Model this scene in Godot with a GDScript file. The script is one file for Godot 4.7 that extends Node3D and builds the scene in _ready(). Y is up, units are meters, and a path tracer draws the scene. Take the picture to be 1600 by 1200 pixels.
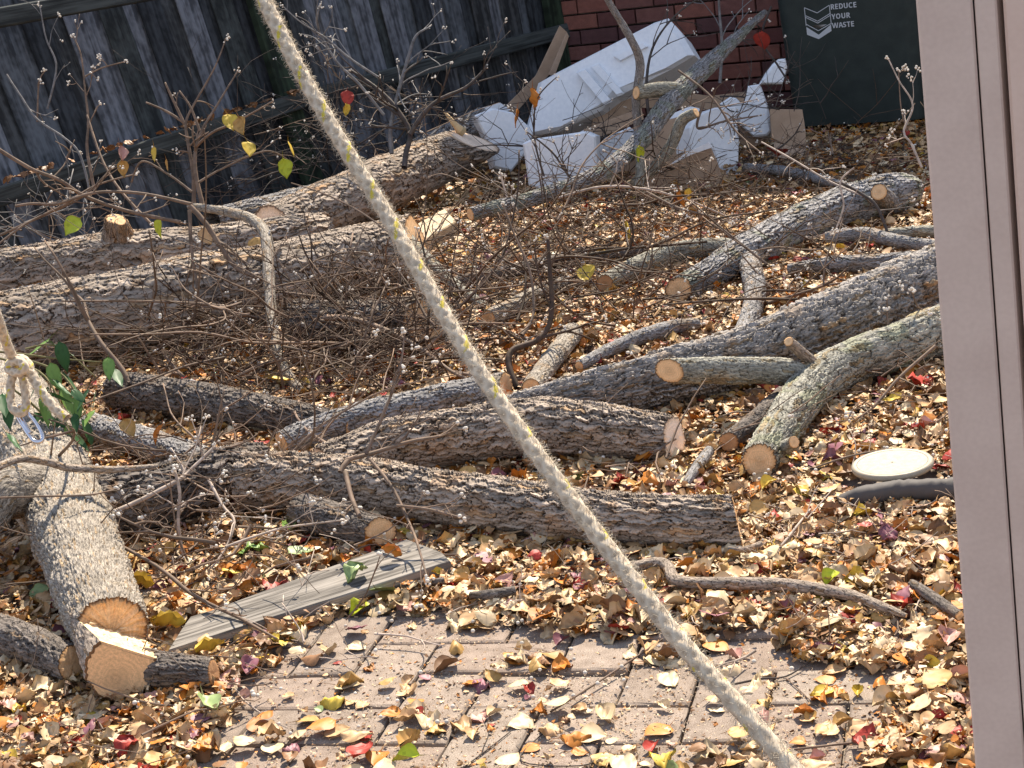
extends Node3D

var rng := RandomNumberGenerator.new()
var used := {}
var mats := {}
var relief := PackedFloat32Array()
var lumps := FastNoiseLite.new()
var leaf_shapes: Array[ArrayMesh] = []
var seed_ball: ArrayMesh
const TILE := 1024
const BARK_SPAN := 0.4


func _ready() -> void:
	rng.seed = 4711
	lumps.seed = 5
	lumps.frequency = 1.0
	lumps.fractal_octaves = 2
	set_the_view()
	make_materials()
	make_leaf_shapes()
	build_setting()
	build_rubbish()
	build_logs()
	build_front_things()
	build_branches()
	scatter_litter()


func set_the_view() -> void:
	var cam := Camera3D.new()
	cam.name = "camera"
	cam.position = Vector3(0, 1.2, 0)
	cam.rotation_degrees = Vector3(-15.100, 0, -7.800)
	cam.fov = 25.9892
	cam.near = 0.05
	cam.far = 200.0
	add_child(cam)
	cam.current = true
	var sky_look := ProceduralSkyMaterial.new()
	sky_look.sky_top_color = Color(0.55, 0.62, 0.74)
	sky_look.sky_horizon_color = Color(0.88, 0.88, 0.88)
	sky_look.sky_curve = 0.2
	sky_look.ground_bottom_color = Color(0.2, 0.18, 0.15)
	sky_look.ground_horizon_color = Color(0.5, 0.5, 0.5)
	var sky := Sky.new()
	sky.sky_material = sky_look
	var env := Environment.new()
	env.background_mode = Environment.BG_SKY
	env.sky = sky
	env.tonemap_mode = Environment.TONE_MAPPER_LINEAR
	env.tonemap_exposure = 2.1
	env.background_energy_multiplier = 0.85
	env.sdfgi_enabled = true
	env.ssao_enabled = true
	env.ssil_enabled = true
	var around := WorldEnvironment.new()
	around.name = "surroundings"
	around.environment = env
	add_child(around)
	var sun := DirectionalLight3D.new()
	sun.name = "sun"
	sun.light_energy = 1.6
	sun.light_color = Color(1.0, 0.95, 0.87)
	sun.light_angular_distance = 0.53
	sun.shadow_enabled = true
	var from := Vector3(0.23, 0.98, -0.84)
	sun.transform = Transform3D(Basis.looking_at(-from.normalized(), Vector3.UP), from * 10.0)
	add_child(sun)


# ------------------------------------------------------------------ naming and adding
func put(parent: Node, o: Node3D, called: String) -> void:
	var key := str(parent.get_instance_id()) + called
	var n: int = used.get(key, 0)
	used[key] = n + 1
	o.name = called if n == 0 else "%s_%03d" % [called, n]
	parent.add_child(o, true)


func part(parent: Node3D, called: String, m: Mesh, look: String, shift := true) -> MeshInstance3D:
	var o := MeshInstance3D.new()
	o.mesh = m
	if look != "":
		o.material_override = mats[look]
	if shift:
		o.position = -parent.global_position if parent != self else Vector3.ZERO
	put(parent, o, called)
	return o


func thing(called: String, label: String, category: String, at: Vector3, group := "") -> Node3D:
	var o := Node3D.new()
	put(self, o, called)
	o.position = at
	tag(o, label, category, group)
	return o


func tag(o: Node3D, label: String, category: String, group := "") -> void:
	o.set_meta("label", label)
	o.set_meta("category", category)
	if group != "":
		o.set_meta("group", group)


func setting(called: String, m: Mesh, look: String) -> MeshInstance3D:
	var o := part(self, called, m, look)
	o.set_meta("kind", "structure")
	return o


func scatter(parent: Node3D, called: String, m: Mesh, look: String, places: Array[Transform3D], tints: PackedColorArray) -> MultiMeshInstance3D:
	var mm := MultiMesh.new()
	mm.transform_format = MultiMesh.TRANSFORM_3D
	mm.use_colors = true
	mm.mesh = m
	mm.instance_count = places.size()
	for i in places.size():
		mm.set_instance_transform(i, places[i])
		mm.set_instance_color(i, tints[i])
	var o := MultiMeshInstance3D.new()
	o.multimesh = mm
	o.material_override = mats[look]
	put(parent, o, called)
	o.set_meta("kind", "stuff")
	return o


# ------------------------------------------------------------------ materials
func lin(r: float, g: float, b: float) -> Color:
	return Color(r, g, b).linear_to_srgb()


func plain(called: String, c: Color, rough := 0.8, tinted := false) -> StandardMaterial3D:
	var m := StandardMaterial3D.new()
	m.albedo_color = c
	m.roughness = rough
	m.metallic_specular = 0.35
	m.vertex_color_use_as_albedo = tinted
	m.cull_mode = BaseMaterial3D.CULL_DISABLED
	mats[called] = m
	return m


func noise(seed_: int, freq: float, oct := 4, kind := FastNoiseLite.TYPE_SIMPLEX_SMOOTH) -> FastNoiseLite:
	var n := FastNoiseLite.new()
	n.seed = seed_
	n.frequency = freq
	n.noise_type = kind
	n.fractal_octaves = oct
	return n


func grey_tile(n: FastNoiseLite, w: int, h: int) -> PackedByteArray:
	var im := n.get_seamless_image(w, h)
	im.convert(Image.FORMAT_L8)
	return im.get_data()


func tex(im: Image) -> ImageTexture:
	im.generate_mipmaps()
	return ImageTexture.create_from_image(im)


func bumps(im: Image, strength: float) -> ImageTexture:
	var b: Image = im.duplicate()
	b.bump_map_to_normal_map(strength)
	return tex(b)


func set_px(d: PackedByteArray, i: int, r: float, g: float, b: float) -> void:
	d[i] = int(clampf(r, 0.0, 1.0) * 255.0)
	d[i + 1] = int(clampf(g, 0.0, 1.0) * 255.0)
	d[i + 2] = int(clampf(b, 0.0, 1.0) * 255.0)


func make_bark() -> void:
	var nx := 6
	var ny := 34
	var cw := float(TILE) / nx
	var ch := float(TILE) / ny
	var fx := PackedFloat32Array()
	var fy := PackedFloat32Array()
	var va := PackedFloat32Array()
	var vb := PackedFloat32Array()
	for i in nx * ny:
		fx.append(rng.randf_range(0.08, 0.92))
		fy.append(rng.randf_range(0.12, 0.88))
		va.append(rng.randf())
		vb.append(rng.randf())
	var w1 := grey_tile(noise(11, 0.006, 3), TILE, TILE)
	var w2 := grey_tile(noise(12, 0.011, 5), TILE, TILE)
	var fib := grey_tile(noise(13, 0.03, 4), TILE / 4, TILE)
	var fine := grey_tile(noise(14, 0.07, 4), TILE, TILE)
	var ridge := noise(15, 0.025, 4)
	ridge.fractal_type = FastNoiseLite.FRACTAL_RIDGED
	var crk := grey_tile(ridge, TILE / 4, TILE)
	relief.resize(TILE * TILE)
	var col := PackedByteArray()
	col.resize(TILE * TILE * 3)
	var hb := PackedByteArray()
	hb.resize(TILE * TILE)
	for y in TILE:
		for x in TILE:
			var i := y * TILE + x
			var px := (x + (w1[i] - 128) * 0.42 + (fine[i] - 128) * 0.09) / cw
			var py := (y + (w2[i] - 128) * 0.19 + (fine[i] - 128) * 0.055) / ch
			var cx := floori(px)
			var cy := floori(py)
			var f1 := 9.0
			var f2 := 9.0
			var id := 0
			var ly := 0.0
			for oy in range(-1, 2):
				for ox in range(-1, 2):
					var k := posmod(cy + oy, ny) * nx + posmod(cx + ox, nx)
					var dx := cx + ox + fx[k] - px
					var dy := cy + oy + fy[k] - py
					var d := dx * dx + dy * dy
					if d < f1:
						f2 = f1
						f1 = d
						id = k
						ly = dy
					elif d < f2:
						f2 = d
			var edge := sqrt(f2) - sqrt(f1)
			var plate := smoothstep(0.0, 0.09, edge)
			var f := (fib[y * (TILE / 4) + x / 4] - 128) / 128.0
			var g := (fine[i] - 128) / 128.0
			var hgt := plate * (0.5 + 0.4 * va[id] + ly * (0.3 + 0.7 * vb[id]))
			var rid := crk[y * (TILE / 4) + x / 4] / 255.0
			var split := smoothstep(0.72, 0.92, rid + 0.06 * g)
			hgt -= 0.28 * split
			relief[i] = hgt
			hgt += f * 0.22 + g * 0.2
			hb[i] = int(clampf(hgt * 0.75 + 0.1, 0, 1) * 255)
			var t := 0.305 + 0.15 * (va[id] - 0.5) + 0.18 * f + 0.09 * g - 0.15 * split
			var warm := 1.0 if vb[id] > 0.9 else 0.0
			var c := Color(t, t * (0.95 - 0.16 * warm), t * (0.9 - 0.34 * warm))
			c = Color(0.05, 0.037, 0.029).lerp(c, smoothstep(0.0, 0.12, edge + 0.04 * g)).linear_to_srgb()
			set_px(col, i * 3, c.r, c.g, c.b)
	var ci := Image.create_from_data(TILE, TILE, false, Image.FORMAT_RGB8, col)
	var hi := Image.create_from_data(TILE, TILE, false, Image.FORMAT_L8, hb)
	var ct := tex(ci)
	var nt := bumps(hi, 7.0)
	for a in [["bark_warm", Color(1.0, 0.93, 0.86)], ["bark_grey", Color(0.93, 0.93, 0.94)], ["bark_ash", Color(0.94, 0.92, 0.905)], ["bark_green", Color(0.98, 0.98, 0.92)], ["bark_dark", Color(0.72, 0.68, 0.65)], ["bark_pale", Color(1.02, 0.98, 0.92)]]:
		var m := plain(a[0], a[1], 0.85, true)
		m.albedo_texture = ct
		m.normal_enabled = true
		m.normal_texture = nt
		m.normal_scale = 1.0


func make_wood() -> void:
	var n := 256
	var wob := grey_tile(noise(21, 0.02, 3), n, n)
	var fine := grey_tile(noise(22, 0.15, 3), n, n)
	var col := PackedByteArray()
	col.resize(n * n * 3)
	for y in n:
		for x in n:
			var i := y * n + x
			var dx := (x - 118) / 128.0
			var dy := (y - 134) / 128.0
			var r := sqrt(dx * dx + dy * dy) + (wob[i] - 128) * 0.0006
			var ring := 0.5 + 0.5 * sin(r * 62.0 + sin(r * 17.0) * 2.0)
			var ray := sin(atan2(dy, dx) * 43.0 + wob[i] * 0.05)
			var saw := sin((x * 0.35 + y) * 0.42 + wob[i] * 0.02)
			var t := 0.82 - 0.12 * ring + 0.03 * ray + 0.035 * saw + (fine[i] - 128) * 0.0009
			t *= 0.82 + 0.18 * smoothstep(0.1, 0.45, r)
			t *= 1.0 - 0.2 * smoothstep(0.88, 0.98, r)
			var c := Color(t, t * 0.64, t * 0.34).linear_to_srgb()
			set_px(col, i * 3, c.r, c.g, c.b)
	var im := Image.create_from_data(n, n, false, Image.FORMAT_RGB8, col)
	var t := tex(im)
	var nt := bumps(im, 2.0)
	for a in [["cut_wood", Color(1, 1, 1)], ["cut_wood_pale", Color(1.1, 1.2, 1.4)], ["cut_wood_old", Color(0.8, 0.76, 0.74)]]:
		var m := plain(a[0], a[1], 0.8, true)
		m.albedo_texture = t
		m.normal_enabled = true
		m.normal_texture = nt


# long grained boards: fibres run along v
func make_grain(called: String, dark: Color, light: Color, seed_: int, rough := 0.85, strength := 3.0) -> void:
	var w := 256
	var h := 512
	var a := grey_tile(noise(seed_, 0.03, 4), w, h / 8)
	var b := grey_tile(noise(seed_ + 1, 0.14, 3), w, h / 16)
	var c := grey_tile(noise(seed_ + 2, 0.012, 3), w, h)
	var col := PackedByteArray()
	col.resize(w * h * 3)
	for y in h:
		for x in w:
			var t := 0.5 + (a[(y / 8) * w + x] - 128) / 200.0 + (b[(y / 16) * w + x] - 128) / 330.0 + (c[y * w + x] - 128) / 240.0
			var q := dark.lerp(light, clampf(t, 0, 1)).linear_to_srgb()
			set_px(col, (y * w + x) * 3, q.r, q.g, q.b)
	var im := Image.create_from_data(w, h, false, Image.FORMAT_RGB8, col)
	var m := plain(called, Color.WHITE, rough, true)
	m.albedo_texture = tex(im)
	m.normal_enabled = true
	m.normal_texture = bumps(im, strength)


# mottled mineral or sheet surfaces, laid by world position
func make_mottle(called: String, dark: Color, light: Color, seed_: int, span: float, speck := 0.0, rough := 0.9, strength := 2.0, tinted := true) -> void:
	var n := 512
	var a := grey_tile(noise(seed_, 0.012, 4), n, n)
	var b := grey_tile(noise(seed_ + 1, 0.2, 3), n, n)
	var col := PackedByteArray()
	col.resize(n * n * 3)
	for i in n * n:
		var t := 0.5 + (a[i] - 128) / 230.0 + (b[i] - 128) / 300.0
		var q := dark.lerp(light, clampf(t, 0, 1))
		if speck > 0.0 and b[i] < 70:
			q = q.lerp(dark * 0.4, speck)
		elif speck > 0.0 and b[i] > 188:
			q = q.lerp(Color(0.7, 0.66, 0.6), speck * 0.6)
		q = q.linear_to_srgb()
		set_px(col, i * 3, q.r, q.g, q.b)
	var im := Image.create_from_data(n, n, false, Image.FORMAT_RGB8, col)
	var m := plain(called, Color.WHITE, rough, tinted)
	m.albedo_texture = tex(im)
	m.normal_enabled = true
	m.normal_texture = bumps(im, strength)
	m.uv1_triplanar = true
	m.uv1_world_triplanar = true
	m.uv1_scale = Vector3.ONE / span


func make_materials() -> void:
	make_bark()
	make_wood()
	make_grain("fence_wood", Color(0.022, 0.023, 0.0235), Color(0.072, 0.075, 0.077), 31, 0.85, 1.5)
	make_grain("plank_wood", Color(0.06, 0.052, 0.044), Color(0.29, 0.262, 0.23), 35)
	make_grain("split_wood", Color(0.36, 0.27, 0.17), Color(0.6, 0.47, 0.31), 39, 0.8, 4.0)
	make_mottle("soil", Color(0.09, 0.06, 0.04), Color(0.2, 0.145, 0.1), 41, 0.5)
	make_mottle("paver_stone", Color(0.205, 0.168, 0.137), Color(0.335, 0.285, 0.24), 43, 0.28, 0.6)
	make_mottle("sand_joint", Color(0.14, 0.11, 0.088), Color(0.28, 0.23, 0.185), 45, 0.2)
	make_mottle("brick_clay", Color(0.12, 0.05, 0.042), Color(0.2, 0.085, 0.07), 47, 0.3, 0.25)
	make_mottle("mortar", Color(0.25, 0.21, 0.19), Color(0.38, 0.33, 0.3), 49, 0.3)
	make_mottle("bin_plastic", Color(0.022, 0.03, 0.028), Color(0.037, 0.047, 0.043), 51, 0.5, 0.0, 0.5, 0.3)
	make_mottle("foam", Color(0.72, 0.74, 0.77), Color(0.86, 0.87, 0.88), 53, 0.16, 0.0, 0.7, 0.25)
	make_mottle("cardboard", Color(0.33, 0.225, 0.15), Color(0.47, 0.335, 0.235), 55, 0.5, 0.0, 0.9, 0.4)
	make_mottle("frame_paint", Color(0.58, 0.46, 0.395), Color(0.68, 0.555, 0.48), 57, 0.6, 0.0, 0.55, 0.25)
	make_mottle("wall_paint", Color(0.64, 0.49, 0.41), Color(0.72, 0.565, 0.48), 59, 0.6, 0.0, 0.75, 0.35)
	for a in [["plank_laid", "plank_wood", Vector3(0.8, 11, 1)], ["offcut_wood", "split_wood", Vector3(2.0, 6, 1)]]:
		var w: StandardMaterial3D = mats[a[1]].duplicate()
		w.albedo_texture = turned_texture(mats[a[1]].albedo_texture)
		w.normal_enabled = false
		w.uv1_scale = a[2]
		mats[a[0]] = w
	var pale: StandardMaterial3D = mats["split_wood"].duplicate()
	pale.albedo_color = Color(1.25, 1.22, 1.15)
	pale.uv1_scale = Vector3(6, 6, 1)
	mats["split_pale"] = pale
	plain("scuff", lin(0.06, 0.05, 0.05), 0.9)
	plain("dirt_line", lin(0.1, 0.085, 0.085), 0.9)
	plain("twig_bark", Color(1, 1, 1), 0.75, true)
	plain("seed_wax", lin(0.66, 0.6, 0.52), 0.6, true)
	var m := plain("leaf_skin", Color(1, 1, 1), 0.5, true)
	m.backlight = Color(0.7, 0.62, 0.5)
	plain("chip", Color(1, 1, 1), 0.85, true)
	m = plain("rope_fibre", Color(1, 1, 1), 0.9, true)
	m.rim_enabled = true
	m.rim = 0.4
	m = plain("fuzz", Color(1, 1, 1), 0.9, true)
	m.backlight = Color(0.5, 0.5, 0.5)
	m = plain("steel", lin(0.62, 0.62, 0.66), 0.22)
	m.metallic = 1.0
	plain("white_print", lin(0.5, 0.52, 0.54), 0.6)
	make_mottle("lid_plastic", Color(0.27, 0.225, 0.16), Color(0.4, 0.345, 0.26), 61, 0.12, 0.7, 0.5, 0.4)
	plain("pipe_skin", lin(0.085, 0.075, 0.07), 0.7)


# ------------------------------------------------------------------ shapes
func curve(path: Array, step: float) -> Array:
	var out := []
	var n := path.size()
	if n == 2:
		var q: Vector4 = path[0]
		var w: Vector4 = path[1]
		var c2 := maxi(1, int((Vector3(w.x, w.y, w.z) - Vector3(q.x, q.y, q.z)).length() / step))
		for k in c2 + 1:
			out.append(q.lerp(w, float(k) / c2))
		return out
	for i in n - 1:
		var p0: Vector4 = path[maxi(i - 1, 0)]
		var p1: Vector4 = path[i]
		var p2: Vector4 = path[i + 1]
		var p3: Vector4 = path[mini(i + 2, n - 1)]
		var long := (Vector3(p2.x, p2.y, p2.z) - Vector3(p1.x, p1.y, p1.z)).length()
		var c := maxi(1, int(long / step))
		for k in c + (1 if i == n - 2 else 0):
			var t := float(k) / c
			var v := 0.5 * (2.0 * p1 + (p2 - p0) * t + (2.0 * p0 - 5.0 * p1 + 4.0 * p2 - p3) * t * t + (3.0 * p1 - p0 - 3.0 * p2 + p3) * t * t * t)
			v.w = lerpf(p1.w, p2.w, t)
			out.append(v)
	return out


func xyz(v: Vector4) -> Vector3:
	return Vector3(v.x, v.y, v.z)


func grid_mesh(p: PackedVector3Array, uv: PackedVector2Array, col: PackedColorArray, rows: int, cols: int, closed := true) -> ArrayMesh:
	var nor := PackedVector3Array()
	nor.resize(p.size())
	for r in rows:
		for c in cols:
			var i := r * cols + c
			var a := p[mini(r + 1, rows - 1) * cols + c] - p[maxi(r - 1, 0) * cols + c]
			var cl := c - 1
			var cr := c + 1
			if cl < 0:
				cl = cols - 2 if closed else 0
			if cr > cols - 1:
				cr = 1 if closed else cols - 1
			var b := p[r * cols + cr] - p[r * cols + cl]
			var n := a.cross(b)
			nor[i] = n.normalized() if n.length() > 1e-10 or r == 0 else nor[i - cols]
	var idx := PackedInt32Array()
	idx.resize((rows - 1) * (cols - 1) * 6)
	var k := 0
	for r in rows - 1:
		for c in cols - 1:
			var i := r * cols + c
			idx[k] = i
			idx[k + 1] = i + 1
			idx[k + 2] = i + cols
			idx[k + 3] = i + 1
			idx[k + 4] = i + cols + 1
			idx[k + 5] = i + cols
			k += 6
	var a := []
	a.resize(Mesh.ARRAY_MAX)
	a[Mesh.ARRAY_VERTEX] = p
	a[Mesh.ARRAY_NORMAL] = nor
	a[Mesh.ARRAY_TEX_UV] = uv
	a[Mesh.ARRAY_COLOR] = col
	a[Mesh.ARRAY_INDEX] = idx
	var m := ArrayMesh.new()
	m.add_surface_from_arrays(Mesh.PRIMITIVE_TRIANGLES, a)
	return m


# a limb with plated bark; its ends are cut square, or along the plane whose normal is given. Returns the mesh and the wood rim of both ends.
func bark_tube(path: Array, amp: float, o := {}) -> Dictionary:
	var rmax := 0.0
	for q: Vector4 in path:
		rmax = maxf(rmax, q.w)
	var step: float = o.get("step", clampf(rmax * 0.045, 0.003, 0.0055))
	var ps: float = o.get("plates", clampf(rmax / 0.062, 0.4, 2.1))
	var span := BARK_SPAN * ps
	var pts := curve(path, step)
	var rows := pts.size()
	var seg := clampi(int(TAU * rmax / (step * 0.8)), 14, 190)
	var cols := seg + 1
	var off := Vector2(rng.randf(), rng.randf())
	var tint: Color = o.get("tint", Color(0.95, 0.8, 0.65))
	var tint_at: float = o.get("tint_at", 0.3)
	var p := PackedVector3Array()
	var uv := PackedVector2Array()
	var col := PackedColorArray()
	p.resize(rows * cols)
	uv.resize(rows * cols)
	col.resize(rows * cols)
	var along := 0.0
	var lump: float = o.get("lump", 0.07)
	var knots: Array = o.get("knots", [])
	var n_prev := Vector3.UP
	var centres := PackedVector3Array()
	var axes := PackedVector3Array()
	for r in rows:
		var c := xyz(pts[r])
		var t := (xyz(pts[mini(r + 1, rows - 1)]) - xyz(pts[maxi(r - 1, 0)])).normalized()
		if r == 0:
			n_prev = (Vector3.UP - t * t.y).normalized() if absf(t.y) < 0.95 else (Vector3.BACK - t * t.z).normalized()
		var nn := (n_prev - t * n_prev.dot(t)).normalized()
		n_prev = nn
		var bb := t.cross(nn)
		centres.append(c)
		axes.append(t)
		if r > 0:
			along += (c - centres[r - 1]).length()
		var rad: float = pts[r].w
		for s in cols:
			var ang := TAU * s / seg
			var dir := bb * sin(ang) - nn * cos(ang)
			var at := c + dir * rad
			var big := lumps.get_noise_3dv(at * 5.0 / maxf(ps, 0.5))
			var u := along / span + off.x
			var v := (ang * rmax) / span + off.y
			var fu := u * TILE
			var fv := v * TILE
			var iu := floori(fu)
			var iv := floori(fv)
			fu -= iu
			fv -= iv
			var r0 := (iv & 1023) * TILE
			var r1 := ((iv + 1) & 1023) * TILE
			var c0 := iu & 1023
			var c1 := (iu + 1) & 1023
			var h := lerpf(lerpf(relief[r0 + c0], relief[r0 + c1], fu), lerpf(relief[r1 + c0], relief[r1 + c1], fu), fv)
			var rr := rad * (1.0 + lump * big) + (h - 0.55) * amp
			if s == seg:
				p[r * cols + s] = p[r * cols]
			else:
				for kn in knots:
					var kd: float = (at - kn[0]).length() / kn[1]
					if kd < 1.0:
						rr += kn[2] * (1.0 - kd * kd) * (1.0 - kd * kd)
				p[r * cols + s] = c + dir * rr
			uv[r * cols + s] = Vector2(u, v)
			var k := smoothstep(tint_at, tint_at + 0.18, lumps.get_noise_3dv(at * 9.0 + Vector3(7, 3, 1)))
			var w := 1.0 + 0.28 * big
			col[r * cols + s] = Color(w, w, w).lerp(tint, k * 0.8)
	var cuts := [o.get("cut_start"), o.get("cut_end")]
	for e in 2:
		if cuts[e] == null:
			continue
		var n: Vector3 = cuts[e].normalized()
		var re := 0 if e == 0 else rows - 1
		var ce := centres[re]
		var axis := axes[re]
		var facing := axis * signf(n.dot(axis))
		while n.dot(facing) < float(o.get("min_dot", 0.66)):
			n = (n + facing * 0.06).normalized()
		var reach := 4.0 * rmax
		for r in rows:
			var far := (centres[r] - ce).length()
			if far > reach:
				continue
			var share := 1.0 - far / reach
			for s in cols:
				var i := r * cols + s
				var d := p[i] - centres[r]
				p[i] -= axis * (d.dot(n) / axis.dot(n)) * share
	var rims := []
	for e in 2:
		var rim := PackedVector3Array()
		var re := 0 if e == 0 else rows - 1
		for s in seg:
			rim.append(p[re * cols + s])
		rims.append([centres[re], rim, axes[re] * (-1.0 if e == 0 else 1.0)])
	return {"mesh": grid_mesh(p, uv, col, rows, cols), "rims": rims}


# the sawn end of a limb: a dark ring of bark, then the wood
func cap_mesh(rim: Array, rough := 0.0, bulge := 0.0) -> ArrayMesh:
	var c: Vector3 = rim[0]
	var ring: PackedVector3Array = rim[1]
	var out: Vector3 = rim[2]
	var n := ring.size()
	var mid := Vector3.ZERO
	for q in ring:
		mid += q
	c = mid / n
	var e1 := (ring[0] - c).normalized()
	var e2 := out.cross(e1).normalized()
	var size := 0.0
	for q in ring:
		size += (q - c).length() / n
	var p := PackedVector3Array()
	var uv := PackedVector2Array()
	var col := PackedColorArray()
	var rs := [1.0, 0.955, 0.9, 0.7, 0.45, 0.2, 0.0]
	for k in rs.size():
		for s in n + 1:
			var d := ring[s % n] - c
			var q: Vector3 = c + d * float(rs[k])
			if k > 1:
				q += out * (rough * lumps.get_noise_3dv(q * 60.0) + bulge * (1.0 - float(rs[k])) + 0.001)
			elif k == 1:
				q -= out * 0.002
			p.append(q)
			var f := d * float(rs[k]) / size
			uv.append(Vector2(0.47 + 0.47 * f.dot(e1), 0.52 + 0.47 * f.dot(e2)))
			col.append(Color(0.2, 0.17, 0.16) if k <= 1 else Color(0.8, 0.72, 0.62) if k == 2 else Color.WHITE)
	return grid_mesh(p, uv, col, rs.size(), n + 1)


# a felled piece: bark, sawn faces, and the limbs that still grow on it
func log_piece(called: String, label: String, category: String, path: Array, look: String, amp: float, o := {}) -> Node3D:
	var mid := xyz(path[path.size() / 2])
	var t := thing(called, label, category, Vector3(mid.x, 0, mid.z), o.get("group", ""))
	var made := bark_tube(path, amp, o)
	part(t, "bark", made.mesh, look)
	if o.get("face_start", true):
		part(t, "cut_face", cap_mesh(made.rims[0], 0.002), o.get("wood_start", o.get("wood", "cut_wood")))
	if o.get("face_end", true):
		part(t, "cut_face", cap_mesh(made.rims[1], 0.002), o.get("wood", "cut_wood"))
	return t


func limb(t: Node3D, called: String, path: Array, look: String, amp: float, o := {}) -> MeshInstance3D:
	var made := bark_tube(path, amp, o)
	var b := part(t, called, made.mesh, look)
	if o.get("face_end", true):
		part(b, "cut_face", cap_mesh(made.rims[1], 0.001), o.get("wood", "cut_wood"), false)
	return b


func tube(st: SurfaceTool, path: Array, sides: int, step: float, c: Color) -> void:
	var pts := curve(path, step)
	var n_prev := Vector3(0.3, 1, 0.2)
	var last: Array[Vector3] = []
	for r in pts.size():
		var p := xyz(pts[r])
		var t := (xyz(pts[mini(r + 1, pts.size() - 1)]) - xyz(pts[maxi(r - 1, 0)])).normalized()
		var nn := n_prev - t * n_prev.dot(t)
		nn = nn.normalized() if nn.length() > 0.01 else t.cross(Vector3.RIGHT).normalized()
		n_prev = nn
		var bb := t.cross(nn)
		var ring: Array[Vector3] = []
		for s in sides:
			var d := nn * cos(TAU * s / sides) + bb * sin(TAU * s / sides)
			ring.append(p + d * pts[r].w * (1.0 + 0.15 * lumps.get_noise_3dv(p * 80.0 + d)))
		if r > 0:
			var w := 1.0 + 0.5 * lumps.get_noise_3dv(p * 25.0)
			st.set_color(Color(c.r * w, c.g * w, c.b * w))
			for s in sides:
				var q := (s + 1) % sides
				for v: Vector3 in [last[s], ring[s], last[q], last[q], ring[s], ring[q]]:
					st.add_vertex(v)
		last = ring
	var tip := xyz(pts[-1])
	for s in sides:
		st.add_vertex(last[s])
		st.add_vertex(tip)
		st.add_vertex(last[(s + 1) % sides])


func started() -> SurfaceTool:
	var st := SurfaceTool.new()
	st.begin(Mesh.PRIMITIVE_TRIANGLES)
	st.set_smooth_group(0)
	return st


func finished(st: SurfaceTool) -> ArrayMesh:
	st.index()
	st.generate_normals()
	return st.commit()


# a slab from corner a with edges ab and ac, thick behind it; edges chamfered; uv runs along ab (u) and ac (v)
func slab(a: Vector3, b: Vector3, c: Vector3, thick: float, cham := 0.004, uvs := 1.0, sag := 0.0) -> ArrayMesh:
	var x := b - a
	var y := c - a
	var z := x.cross(y).normalized()
	if z.dot(Vector3(0, 1.2, 0) - a) < 0.0:
		z = -z
	var lx := x.length()
	var ly := y.length()
	var ex := x / lx
	var ey := y / ly
	var st := SurfaceTool.new()
	st.begin(Mesh.PRIMITIVE_TRIANGLES)
	st.set_smooth_group(-1)
	var ch := minf(cham, minf(minf(lx, ly), thick) * 0.4)
	# rings: front inset, front edge, back edge, back inset
	var rings := []
	for k in [[ch, 0.0], [0.0, -ch], [0.0, -thick + ch], [ch, -thick]]:
		var i: float = k[0]
		var ring := []
		for q in [[i, i], [lx - i, i], [lx - i, ly - i], [i, ly - i]]:
			ring.append([a + ex * float(q[0]) + ey * float(q[1]) + z * float(k[1]), Vector2(float(q[0]), float(q[1])) * uvs])
		rings.append(ring)
	var flip := ex.cross(ey).dot(z) < 0.0
	var tri := func(p: Array, q: Array, r: Array) -> void:
		for v: Array in ([p, r, q] if not flip else [p, q, r]):
			st.set_color(Color.WHITE)
			st.set_uv(v[1])
			st.add_vertex(v[0])
	tri.call(rings[0][0], rings[0][1], rings[0][2])
	tri.call(rings[0][0], rings[0][2], rings[0][3])
	tri.call(rings[3][0], rings[3][2], rings[3][1])
	tri.call(rings[3][0], rings[3][3], rings[3][2])
	for k in 3:
		for s in 4:
			var q := (s + 1) % 4
			tri.call(rings[k][s], rings[k + 1][s], rings[k + 1][q])
			tri.call(rings[k][s], rings[k + 1][q], rings[k][q])
	st.generate_normals()
	st.generate_tangents()
	return st.commit()


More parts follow.
